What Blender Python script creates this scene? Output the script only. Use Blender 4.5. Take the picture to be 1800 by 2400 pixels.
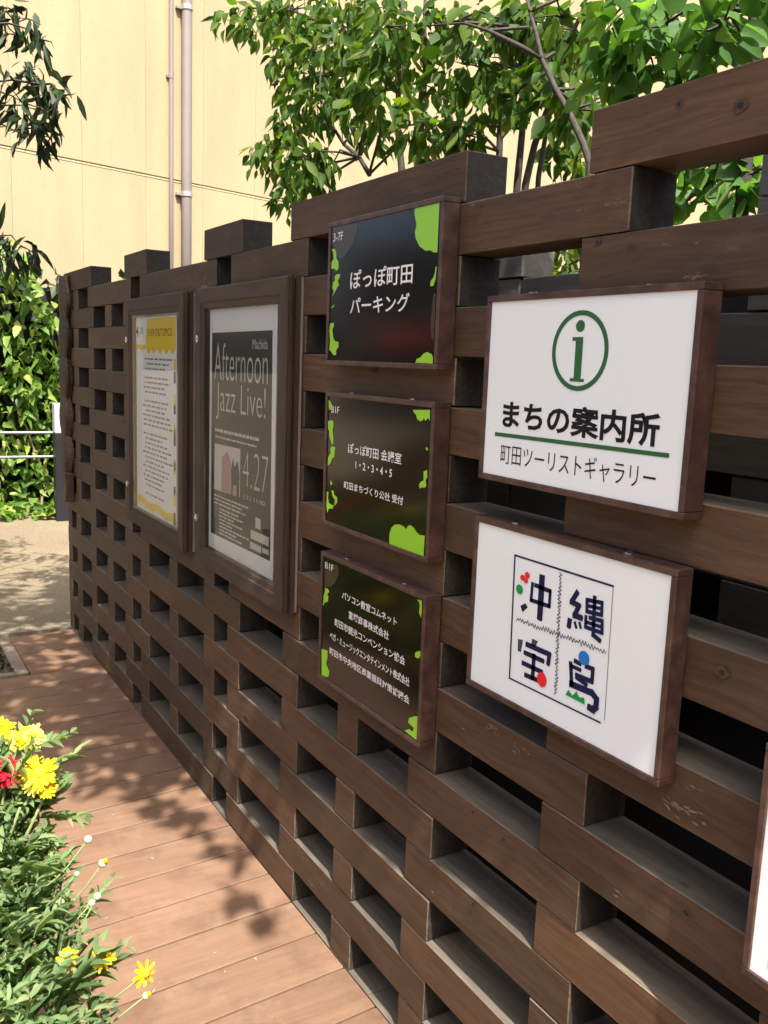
import bpy, math, random
import numpy as np
from mathutils import Vector, Matrix

for _o in list(bpy.data.objects):
    bpy.data.objects.remove(_o)
SC = bpy.context.scene
COL = SC.collection
H = 0.09                      # one timber course, metres; coordinates below are in courses
rnd = random.Random(7)
NR = np.random.default_rng(11)

# ------------------------------------------------------------------ camera
CAM_F, CAM_YAW, CAM_PITCH, CAM_ROLL, CAM_D, CAM_Z = 2140.57, -1.0362316, -0.1617865, 0.037906, 10.69088, 15.8303
_f = Vector((math.sin(CAM_YAW) * math.cos(CAM_PITCH), math.cos(CAM_YAW) * math.cos(CAM_PITCH), math.sin(CAM_PITCH)))
_r = _f.cross(Vector((0, 0, 1))).normalized()
_u = _r.cross(_f)
_r2 = _r * math.cos(CAM_ROLL) + _u * math.sin(CAM_ROLL)
_u2 = -_r * math.sin(CAM_ROLL) + _u * math.cos(CAM_ROLL)
cam = bpy.data.cameras.new('camera')
cam.sensor_fit = 'VERTICAL'
cam.sensor_height = 24.0
cam.lens = 24.0 * CAM_F / 2400.0
cam.clip_start = 0.02
cam.clip_end = 400
cam_o = bpy.data.objects.new('camera', cam)
COL.objects.link(cam_o)
cam_o.matrix_world = Matrix(((_r2.x, _u2.x, -_f.x, 0), (_r2.y, _u2.y, -_f.y, -CAM_D * H), (_r2.z, _u2.z, -_f.z, CAM_Z * H), (0, 0, 0, 1)))
SC.camera = cam_o

# ------------------------------------------------------------------ sky, sun, exposure
SUN_EL, SUN_A = math.radians(60), math.radians(14)
SUN = Vector((math.cos(SUN_EL) * math.cos(SUN_A), -math.cos(SUN_EL) * math.sin(SUN_A), math.sin(SUN_EL)))
world = bpy.data.worlds.new('World')
SC.world = world
world.use_nodes = True
wn = world.node_tree
wn.nodes.clear()
_bg = wn.nodes.new('ShaderNodeBackground')
_sky = wn.nodes.new('ShaderNodeTexSky')
_out = wn.nodes.new('ShaderNodeOutputWorld')
_sky.sky_type = 'NISHITA'
_sky.sun_disc = False
_sky.sun_elevation = SUN_EL
_sky.sun_rotation = math.atan2(SUN.x, SUN.y)
_sky.dust_density = 6.0
_sky.air_density = 0.8
_bg.inputs['Strength'].default_value = 0.12
wn.links.new(_sky.outputs[0], _bg.inputs[0])
wn.links.new(_bg.outputs[0], _out.inputs[0])
sun = bpy.data.lights.new('sun', 'SUN')
sun.energy = 4.3
sun.angle = math.radians(0.53)
sun.color = (1.0, 0.96, 0.89)
sun_o = bpy.data.objects.new('sun', sun)
COL.objects.link(sun_o)
sun_o.rotation_euler = SUN.to_track_quat('Z', 'Y').to_euler()
sun_o.location = SUN * 20
vs = SC.view_settings
vs.view_transform = 'Standard'
vs.look = 'None'
vs.exposure = 1.5
vs.gamma = 1
vs.use_curve_mapping = False
SC.cycles.use_denoising = True
SC.cycles.max_bounces = 7
SC.cycles.diffuse_bounces = 4
SC.cycles.glossy_bounces = 3
SC.cycles.transparent_max_bounces = 12
SC.cycles.sample_clamp_indirect = 6

# ------------------------------------------------------------------ node helpers
def new_mat(name):
    m = bpy.data.materials.new(name)
    m.use_nodes = True
    nt = m.node_tree
    b = nt.nodes['Principled BSDF']
    return m, nt, b

def nd(nt, typ, **kw):
    n = nt.nodes.new(typ)
    for k, v in kw.items():
        if k.startswith('i_'):
            n.inputs[k[2:].replace('_', ' ')].default_value = v
        else:
            setattr(n, k, v)
    return n

def ramp(nt, stops):
    n = nt.nodes.new('ShaderNodeValToRGB')
    el = n.color_ramp.elements
    while len(el) > 1:
        el.remove(el[-1])
    el[0].position, el[0].color = stops[0][0], (*stops[0][1], 1)
    for p, c in stops[1:]:
        e = el.new(p)
        e.color = (*c, 1)
    return n

def mixc(nt, fac, a, b, mode='MIX'):
    n = nt.nodes.new('ShaderNodeMix')
    n.data_type = 'RGBA'
    n.blend_type = mode
    for i, v in ((0, fac), (6, a), (7, b)):
        if hasattr(v, 'is_linked') or hasattr(v, 'links'):
            nt.links.new(v, n.inputs[i])
        else:
            n.inputs[i].default_value = v if i == 0 else (*v, 1)
    return n.outputs[2]

def coords(nt, scale=(1, 1, 1), kind='Object', rand=True):
    tc = nt.nodes.new('ShaderNodeTexCoord')
    mp = nt.nodes.new('ShaderNodeMapping')
    mp.inputs['Scale'].default_value = scale
    nt.links.new(tc.outputs[kind], mp.inputs['Vector'])
    if rand:
        oi = nt.nodes.new('ShaderNodeObjectInfo')
        ml = nt.nodes.new('ShaderNodeMath')
        ml.operation = 'MULTIPLY'
        ml.inputs[1].default_value = 37.0
        nt.links.new(oi.outputs['Random'], ml.inputs[0])
        cb = nt.nodes.new('ShaderNodeCombineXYZ')
        for i in range(3):
            nt.links.new(ml.outputs[0], cb.inputs[i])
        nt.links.new(cb.outputs[0], mp.inputs['Location'])
    return mp.outputs[0]

def noise(nt, vec, scale, detail=4, rough=0.55, dist=0.0):
    n = nd(nt, 'ShaderNodeTexNoise')
    n.inputs['Scale'].default_value = scale
    n.inputs['Detail'].default_value = detail
    n.inputs['Roughness'].default_value = rough
    n.inputs['Distortion'].default_value = dist
    nt.links.new(vec, n.inputs['Vector'])
    return n.outputs['Fac']

def bump(nt, b, h, strength=0.3, dist=0.002):
    n = nt.nodes.new('ShaderNodeBump')
    n.inputs['Strength'].default_value = strength
    n.inputs['Distance'].default_value = dist
    nt.links.new(h, n.inputs['Height'])
    nt.links.new(n.outputs[0], b.inputs['Normal'])

def plain(name, col, rough=0.5, metal=0.0, var=0.0, vscale=20.0, spec=0.5, coat=0.0):
    m, nt, b = new_mat(name)
    b.inputs['Base Color'].default_value = (*col, 1)
    b.inputs['Roughness'].default_value = rough
    b.inputs['Metallic'].default_value = metal
    b.inputs['Specular IOR Level'].default_value = spec
    if coat:
        b.inputs['Coat Weight'].default_value = coat
        b.inputs['Coat Roughness'].default_value = 0.05
    if var:
        f = noise(nt, coords(nt), vscale, 5)
        r = ramp(nt, [(0.3, tuple(c * (1 - var) for c in col)), (0.7, tuple(min(1, c * (1 + var)) for c in col))])
        nt.links.new(f, r.inputs[0])
        nt.links.new(r.outputs[0], b.inputs['Base Color'])
        bump(nt, b, f, 0.15, 0.001)
    return m

def wood(name, dark, mid, light, rough=0.62, grey=0.0, scuff=True, bumpk=0.35):
    """Stained softwood: long grain along X, knots, hairline checks, scuffs, per-piece tone."""
    m, nt, b = new_mat(name)
    v = coords(nt, (1, 1, 1))
    vg = coords(nt, (4.5, 105, 105))
    warp = noise(nt, coords(nt, (2.2, 9, 9)), 1.6, 3)
    kn = nd(nt, 'ShaderNodeTexVoronoi', feature='F1')
    kn.inputs['Scale'].default_value = 1.0
    nt.links.new(coords(nt, (4.0, 8.5, 8.5)), kn.inputs['Vector'])
    kd = nd(nt, 'ShaderNodeMath', operation='MULTIPLY')
    nt.links.new(kn.outputs['Distance'], kd.inputs[0])
    kd.inputs[1].default_value = 5.0
    # grain vector bent by the warp and knot distance
    add = nd(nt, 'ShaderNodeVectorMath', operation='MULTIPLY_ADD')
    cmb = nt.nodes.new('ShaderNodeCombineXYZ')
    nt.links.new(warp, cmb.inputs[1])
    nt.links.new(kn.outputs['Distance'], cmb.inputs[2])
    nt.links.new(cmb.outputs[0], add.inputs[0])
    add.inputs[1].default_value = (0, 3.2, 2.4)
    nt.links.new(vg, add.inputs[2])
    g = noise(nt, add.outputs[0], 1.0, 8, 0.7)
    r = ramp(nt, [(0.26, dark), (0.5, mid), (0.76, light)])
    nt.links.new(g, r.inputs[0])
    col = r.outputs[0]
    # broad patches of fading
    big = noise(nt, coords(nt, (2.4, 7, 7)), 1.3, 3)
    rb = ramp(nt, [(0.3, (0.78, 0.78, 0.78)), (0.7, (1.2, 1.17, 1.13))])
    nt.links.new(big, rb.inputs[0])
    col = mixc(nt, 1.0, col, rb.outputs[0], 'MULTIPLY')
    # per-piece tone
    oi = nt.nodes.new('ShaderNodeObjectInfo')
    ro = ramp(nt, [(0.0, (0.74, 0.76, 0.77)), (0.5, (1.0, 1.0, 1.0)), (1.0, (1.26, 1.18, 1.1))])
    nt.links.new(oi.outputs['Random'], ro.inputs[0])
    col = mixc(nt, 1.0, col, ro.outputs[0], 'MULTIPLY')
    # knots: few, dark, with a paler rim
    kr = ramp(nt, [(0.0, (1, 1, 1)), (0.055, (1, 1, 1)), (0.09, (0, 0, 0))])
    nt.links.new(kn.outputs['Distance'], kr.inputs[0])
    pick = nd(nt, 'ShaderNodeMath', operation='GREATER_THAN')
    sep = nt.nodes.new('ShaderNodeSeparateColor')
    nt.links.new(kn.outputs['Color'], sep.inputs[0])
    nt.links.new(sep.outputs[0], pick.inputs[0])
    pick.inputs[1].default_value = 0.6
    km = nd(nt, 'ShaderNodeMath', operation='MULTIPLY')
    nt.links.new(kr.outputs[0], km.inputs[0])
    nt.links.new(pick.outputs[0], km.inputs[1])
    col = mixc(nt, km.outputs[0], col, tuple(c * 0.35 for c in dark))
    # hairline checks along the grain
    ck = noise(nt, coords(nt, (1.4, 30, 30)), 3.0, 2, 0.4, 0.3)
    ckr = ramp(nt, [(0.0, (0, 0, 0)), (0.492, (0, 0, 0)), (0.5, (1, 1, 1)), (0.508, (0, 0, 0))])
    nt.links.new(ck, ckr.inputs[0])
    ckm = noise(nt, v, 4.0, 2)
    ckp = ramp(nt, [(0.56, (0, 0, 0)), (0.62, (0.8, 0.8, 0.8))])
    nt.links.new(ckm, ckp.inputs[0])
    ckf = mixc(nt, 1.0, ckr.outputs[0], ckp.outputs[0], 'MULTIPLY')
    col = mixc(nt, ckf, col, tuple(c * 0.3 for c in dark))
    # dust settled into the weathered grain
    du = noise(nt, coords(nt, (5, 14, 14)), 2.2, 5, 0.7)
    dur = ramp(nt, [(0.52, (0, 0, 0)), (0.75, (0.35, 0.35, 0.35))])
    nt.links.new(du, dur.inputs[0])
    col = mixc(nt, dur.outputs[0], col, tuple(0.75 * c + 0.03 for c in light))
    if scuff:
        sc = noise(nt, coords(nt, (7, 26, 26)), 2.0, 6, 0.75)
        sp = noise(nt, v, 1.9, 1)
        s1 = ramp(nt, [(0.6, (0, 0, 0)), (0.64, (1, 1, 1))])
        nt.links.new(sc, s1.inputs[0])
        s2 = ramp(nt, [(0.68, (0, 0, 0)), (0.73, (0.75, 0.75, 0.75))])
        nt.links.new(sp, s2.inputs[0])
        sm = mixc(nt, 1.0, s1.outputs[0], s2.outputs[0], 'MULTIPLY')
        col = mixc(nt, sm, col, (0.26, 0.2, 0.15))
    if grey:
        col = mixc(nt, grey, col, (0.15, 0.145, 0.135))
    nt.links.new(col, b.inputs['Base Color'])
    rr = nd(nt, 'ShaderNodeMapRange')
    rr.inputs['To Min'].default_value = rough - 0.12
    rr.inputs['To Max'].default_value = rough + 0.15
    nt.links.new(g, rr.inputs['Value'])
    nt.links.new(rr.outputs[0], b.inputs['Roughness'])
    b.inputs['Specular IOR Level'].default_value = 0.35
    hb = mixc(nt, ckf, g, (0, 0, 0))
    bump(nt, b, hb, bumpk, 0.0016)
    return m

def leafmat(name, c1, c2, c3, trans=0.45, rough=0.42):
    m, nt, b = new_mat(name)
    ge = nt.nodes.new('ShaderNodeNewGeometry')
    r = ramp(nt, [(0.0, c1), (0.55, c2), (1.0, c3)])
    nt.links.new(ge.outputs['Random Per Island'], r.inputs[0])
    f = noise(nt, coords(nt, rand=False), 9.0, 3)
    rb = ramp(nt, [(0.3, (0.75, 0.75, 0.75)), (0.7, (1.2, 1.2, 1.2))])
    nt.links.new(f, rb.inputs[0])
    col = mixc(nt, 1.0, r.outputs[0], rb.outputs[0], 'MULTIPLY')
    nt.links.new(col, b.inputs['Base Color'])
    b.inputs['Roughness'].default_value = rough
    b.inputs['Specular IOR Level'].default_value = 0.25
    tr = nt.nodes.new('ShaderNodeBsdfTranslucent')
    tc = mixc(nt, 1.0, col, (1.5, 1.55, 0.5), 'MULTIPLY')
    nt.links.new(tc, tr.inputs['Color'])
    mx = nt.nodes.new('ShaderNodeMixShader')
    mx.inputs[0].default_value = trans
    nt.links.new(b.outputs[0], mx.inputs[1])
    nt.links.new(tr.outputs[0], mx.inputs[2])
    nt.links.new(mx.outputs[0], nt.nodes['Material Output'].inputs[0])
    return m

MT = {}
MT['wood'] = wood('stained_timber', (0.045, 0.0255, 0.0135), (0.082, 0.047, 0.025), (0.125, 0.075, 0.042))
MT['wood_top'] = wood('weathered_timber', (0.062, 0.053, 0.041), (0.098, 0.084, 0.066), (0.15, 0.13, 0.102), grey=0.04, scuff=False, bumpk=0.15)
MT['wood_end'] = wood('shaded_timber_end', (0.018, 0.015, 0.012), (0.036, 0.031, 0.026), (0.065, 0.058, 0.048), scuff=False)  # ends darkened in colour for the weak light that reaches them
MT['wood_edge'] = wood('worn_timber_edge', (0.06, 0.04, 0.026), (0.13, 0.092, 0.064), (0.24, 0.19, 0.14), scuff=True)
MT['wood_rear'] = wood('grey_rear_timber', (0.05, 0.05, 0.045), (0.10, 0.098, 0.09), (0.16, 0.155, 0.14), grey=0.3, scuff=False)
MT['carve'] = wood('carved_timber', (0.03, 0.02, 0.013), (0.06, 0.04, 0.027), (0.1, 0.07, 0.048))
MT['board'] = wood('notice_board_timber', (0.032, 0.021, 0.014), (0.055, 0.037, 0.025), (0.08, 0.055, 0.038), scuff=False, bumpk=0.15)

def frame_mat():
    m, nt, b = new_mat('mottled_frame_paint')
    f = noise(nt, coords(nt), 34.0, 6, 0.65)
    r = ramp(nt, [(0.3, (0.035, 0.019, 0.016)), (0.5, (0.068, 0.036, 0.028)), (0.68, (0.12, 0.062, 0.045)), (0.82, (0.17, 0.10, 0.075))])
    nt.links.new(f, r.inputs[0])
    nt.links.new(r.outputs[0], b.inputs['Base Color'])
    b.inputs['Roughness'].default_value = 0.42
    bump(nt, b, f, 0.12, 0.0008)
    return m
MT['frame'] = frame_mat()
MT['white'] = plain('white_acrylic', (0.84, 0.905, 0.92), 0.2, var=0.012, vscale=3)
MT['black'] = plain('black_acrylic', (0.005, 0.0045, 0.004), 0.12, spec=0.45)
MT['lime'] = plain('lime_print', (0.28, 0.62, 0.03), 0.3)
MT['olive'] = plain('brown_print', (0.045, 0.032, 0.02), 0.25)
MT['wlet'] = plain('white_lettering', (0.82, 0.8, 0.78), 0.6, spec=0.15)
MT['dlet'] = plain('black_lettering', (0.012, 0.012, 0.015), 0.6, spec=0.15)
MT['gprint'] = plain('green_print', (0.035, 0.13, 0.05), 0.6, spec=0.15)
MT['navy'] = plain('navy_print', (0.012, 0.014, 0.06), 0.6, spec=0.15)
MT['redp'] = plain('red_print', (0.75, 0.03, 0.03), 0.6, spec=0.15)
MT['bluep'] = plain('blue_print', (0.02, 0.19, 0.55), 0.6, spec=0.15)
MT['grnp'] = plain('leaf_green_print', (0.01, 0.3, 0.06), 0.6, spec=0.15)
MT['greyp'] = plain('grey_print', (0.06, 0.07, 0.075), 0.6, spec=0.15)
MT['paper'] = plain('poster_paper', (0.88, 0.875, 0.85), 0.65, var=0.03, vscale=6)
MT['darkp'] = plain('dark_poster_print', (0.045, 0.046, 0.04), 0.45)
MT['yellowp'] = plain('yellow_print', (0.85, 0.62, 0.02), 0.5)
MT['greylet'] = plain('grey_small_print', (0.2, 0.21, 0.22), 0.5)
MT['palelet'] = plain('pale_poster_lettering', (0.62, 0.61, 0.56), 0.5)
MT['pinkp'] = plain('pink_print', (0.42, 0.27, 0.26), 0.5)
MT['tanp'] = plain('tan_print', (0.5, 0.36, 0.22), 0.5)
MT['steel'] = plain('bright_steel', (0.75, 0.74, 0.72), 0.22, 1.0)
MT['litter'] = plain('dry_litter', (0.34, 0.26, 0.17), 0.8)
MT['posthead'] = plain('pale_grey_paint', (0.4, 0.42, 0.42), 0.4)
MT['railsteel'] = plain('rail_steel', (0.2, 0.2, 0.2), 0.5, 0.5)
MT['alu'] = plain('aluminium_edge', (0.62, 0.58, 0.52), 0.35, 0.7)
MT['darkmetal'] = plain('black_post_paint', (0.012, 0.013, 0.016), 0.4)
MT['pipe'] = plain('mauve_pipe', (0.22, 0.185, 0.17), 0.4, var=0.05, vscale=4)
MT['clamp'] = plain('pipe_clamp', (0.5, 0.46, 0.42), 0.35, 0.6)
MT['dark_fill'] = plain('dark_gap_and_fence', (0.012, 0.012, 0.011), 0.8)  # stands for shade behind the lattice; also colours the hedge fence
MT['bark'] = plain('tree_bark', (0.04, 0.03, 0.023), 0.85, var=0.45, vscale=60)
MT['twig'] = plain('pale_vine_stem', (0.26, 0.2, 0.13), 0.8, var=0.3, vscale=40)
MT['leaf_mid'] = leafmat('leaf_fresh_green', (0.028, 0.07, 0.009), (0.055, 0.12, 0.014), (0.12, 0.17, 0.018), trans=0.5, rough=0.58)
MT['leaf_big'] = leafmat('leaf_bright_green', (0.05, 0.125, 0.025), (0.085, 0.195, 0.042), (0.145, 0.26, 0.05), trans=0.5, rough=0.55)
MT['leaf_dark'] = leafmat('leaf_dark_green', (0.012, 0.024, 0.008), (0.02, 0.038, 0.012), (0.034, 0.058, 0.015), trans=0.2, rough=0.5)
MT['leaf_hedge'] = leafmat('leaf_vine_green', (0.06, 0.13, 0.022), (0.14, 0.25, 0.045), (0.32, 0.36, 0.1), trans=0.45)
MT['leaf_daisy'] = leafmat('leaf_daisy_green', (0.07, 0.125, 0.045), (0.14, 0.22, 0.09), (0.25, 0.31, 0.14), trans=0.4, rough=0.65)
MT['knot_rim'] = plain('knot_rim', (0.062, 0.036, 0.021), 0.7, var=0.3, vscale=120)
MT['knot_core'] = plain('knot_core', (0.014, 0.009, 0.006), 0.8)
MT['scuff'] = plain('bare_scraped_wood', (0.19, 0.135, 0.095), 0.8)
MT['stem'] = plain('flower_stem', (0.17, 0.2, 0.08), 0.7)
MT['bud'] = plain('flower_bud', (0.45, 0.48, 0.3), 0.7)
def petalmat(name, c, tr):
    m, nt, b = new_mat(name)
    ge = nt.nodes.new('ShaderNodeNewGeometry')
    r = ramp(nt, [(0.0, tuple(v * 0.72 for v in c)), (0.6, c), (1.0, tuple(min(1, v * 1.12 + 0.03) for v in c))])
    nt.links.new(ge.outputs['Random Per Island'], r.inputs[0])
    st = noise(nt, coords(nt, (1, 1, 1)), 260.0, 3)
    sr = ramp(nt, [(0.3, (0.8, 0.78, 0.75)), (0.7, (1.1, 1.1, 1.1))])
    nt.links.new(st, sr.inputs[0])
    col = mixc(nt, 1.0, r.outputs[0], sr.outputs[0], 'MULTIPLY')
    nt.links.new(col, b.inputs['Base Color'])
    b.inputs['Roughness'].default_value = 0.7
    b.inputs['Specular IOR Level'].default_value = 0.2
    t = nt.nodes.new('ShaderNodeBsdfTranslucent')
    nt.links.new(col, t.inputs[0])
    mx = nt.nodes.new('ShaderNodeMixShader')
    mx.inputs[0].default_value = tr
    nt.links.new(b.outputs[0], mx.inputs[1])
    nt.links.new(t.outputs[0], mx.inputs[2])
    nt.links.new(mx.outputs[0], nt.nodes['Material Output'].inputs[0])
    return m
MT['petal'] = petalmat('yellow_petal', (0.8, 0.6, 0.008), 0.4)
MT['petal_pale'] = petalmat('pale_yellow_petal', (0.8, 0.72, 0.16), 0.4)
MT['petal_red'] = petalmat('red_petal', (0.6, 0.012, 0.03), 0.35)
MT['petal_org'] = petalmat('orange_petal', (0.8, 0.33, 0.01), 0.35)
MT['disc'] = plain('flower_centre', (0.75, 0.45, 0.01), 0.8)

def deck_mat():
    m, nt, b = new_mat('deck_composite')
    g = noise(nt, coords(nt, (60, 4, 60)), 1.0, 6, 0.65)
    r = ramp(nt, [(0.25, (0.15, 0.086, 0.054)), (0.5, (0.178, 0.104, 0.066)), (0.78, (0.21, 0.128, 0.083))])
    nt.links.new(g, r.inputs[0])
    oi = nt.nodes.new('ShaderNodeObjectInfo')
    ro = ramp(nt, [(0.0, (0.9, 0.89, 0.88)), (1.0, (1.1, 1.1, 1.1))])
    nt.links.new(oi.outputs['Random'], ro.inputs[0])
    col = mixc(nt, 1.0, r.outputs[0], ro.outputs[0], 'MULTIPLY')
    w = noise(nt, coords(nt, (9, 9, 9)), 1.0, 7, 0.75)
    wr = ramp(nt, [(0.5, (0, 0, 0)), (0.8, (0.6, 0.6, 0.6))])
    nt.links.new(w, wr.inputs[0])
    col = mixc(nt, wr.outputs[0], col, (0.255, 0.167, 0.113))
    sp = noise(nt, coords(nt, (40, 40, 40)), 1.0, 5, 0.8)
    sr = ramp(nt, [(0.71, (0, 0, 0)), (0.76, (0.55, 0.55, 0.55))])
    nt.links.new(sp, sr.inputs[0])
    col = mixc(nt, sr.outputs[0], col, (0.46, 0.36, 0.27))
    dk = noise(nt, coords(nt, (5, 5, 5)), 1.3, 4, 0.6)
    dr = ramp(nt, [(0.3, (0.72, 0.7, 0.68)), (0.52, (1, 1, 1))])
    nt.links.new(dk, dr.inputs[0])
    col = mixc(nt, 1.0, col, dr.outputs[0], 'MULTIPLY')
    nt.links.new(col, b.inputs['Base Color'])
    b.inputs['Roughness'].default_value = 0.6
    b.inputs['Specular IOR Level'].default_value = 0.3
    bump(nt, b, g, 0.2, 0.0008)
    return m
MT['deck'] = deck_mat()

def ground_mat(name, a, bb, c, sc, bs=0.5):
    m, nt, b = new_mat(name)
    v = coords(nt, rand=False)
    f = noise(nt, v, sc, 6, 0.75)
    r = ramp(nt, [(0.3, a), (0.5, bb), (0.72, c)])
    nt.links.new(f, r.inputs[0])
    f2 = noise(nt, v, 1.4, 4)
    r2 = ramp(nt, [(0.3, (0.82, 0.82, 0.82)), (0.7, (1.15, 1.13, 1.1))])
    nt.links.new(f2, r2.inputs[0])
    nt.links.new(mixc(nt, 1.0, r.outputs[0], r2.outputs[0], 'MULTIPLY'), b.inputs['Base Color'])
    b.inputs['Roughness'].default_value = 0.9
    bump(nt, b, f, bs, 0.004)
    return m
MT['ground'] = ground_mat('tan_plaza_ground', (0.085, 0.066, 0.039), (0.16, 0.126, 0.077), (0.26, 0.21, 0.133), 70)
MT['soil'] = ground_mat('dark_soil', (0.03, 0.022, 0.015), (0.06, 0.045, 0.03), (0.11, 0.085, 0.06), 45, 0.9)
MT['kerb'] = ground_mat('timber_kerb', (0.13, 0.1, 0.07), (0.19, 0.15, 0.11), (0.26, 0.21, 0.15), 30, 0.3)

def cream_mat():
    m, nt, b = new_mat('cream_render')
    v = coords(nt)
    f = noise(nt, v, 40, 6, 0.7)
    r = ramp(nt, [(0.3, (0.345, 0.275, 0.158)), (0.7, (0.39, 0.315, 0.19))])
    nt.links.new(f, r.inputs[0])
    f2 = noise(nt, coords(nt, (1.2, 1.2, 0.25)), 1.5, 5)
    r2 = ramp(nt, [(0.3, (0.88, 0.87, 0.85)), (0.6, (1.03, 1.02, 1.0))])
    nt.links.new(f2, r2.inputs[0])
    nt.links.new(mixc(nt, 1.0, r.outputs[0], r2.outputs[0], 'MULTIPLY'), b.inputs['Base Color'])
    b.inputs['Roughness'].default_value = 0.85
    bump(nt, b, f, 0.35, 0.003)
    return m
MT['cream'] = cream_mat()
MT['joint'] = plain('joint_sealant', (0.3, 0.24, 0.15), 0.8)
MT['joint_v'] = plain('joint_sealant_pale', (0.5, 0.41, 0.26), 0.8)
MT['planter'] = wood('planter_timber', (0.1, 0.07, 0.05), (0.17, 0.12, 0.085), (0.25, 0.19, 0.13), scuff=False)
MT['facade'] = plain('far_facade_render', (0.3, 0.27, 0.24), 0.8, var=0.15, vscale=1.5)
MT['facade_dark'] = plain('blocker_facade_render', (0.1, 0.085, 0.07), 0.8, var=0.15, vscale=1.5)
MT['window'] = plain('far_window_glass', (0.02, 0.025, 0.03), 0.1)
MT['awning'] = plain('red_awning_cloth', (0.35, 0.05, 0.04), 0.8)

def glass_mat():
    m = bpy.data.materials.new('thin_glass')
    m.use_nodes = True
    nt = m.node_tree
    nt.nodes.clear()
    o = nt.nodes.new('ShaderNodeOutputMaterial')
    t = nt.nodes.new('ShaderNodeBsdfTransparent')
    t.inputs[0].default_value = (0.97, 0.98, 0.975, 1)
    g = nt.nodes.new('ShaderNodeBsdfGlossy')
    g.inputs['Roughness'].default_value = 0.03
    fr = nt.nodes.new('ShaderNodeFresnel')
    fr.inputs[0].default_value = 1.5
    ml = nt.nodes.new('ShaderNodeMath')
    ml.operation = 'MULTIPLY'
    ml.inputs[1].default_value = 0.7
    mx = nt.nodes.new('ShaderNodeMixShader')
    nt.links.new(fr.outputs[0], ml.inputs[0])
    nt.links.new(ml.outputs[0], mx.inputs[0])
    nt.links.new(t.outputs[0], mx.inputs[1])
    nt.links.new(g.outputs[0], mx.inputs[2])
    nt.links.new(mx.outputs[0], o.inputs[0])
    return m
MT['glass'] = glass_mat()

# ------------------------------------------------------------------ mesh helpers (coordinates in courses, world axes)
ORG = {}

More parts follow.
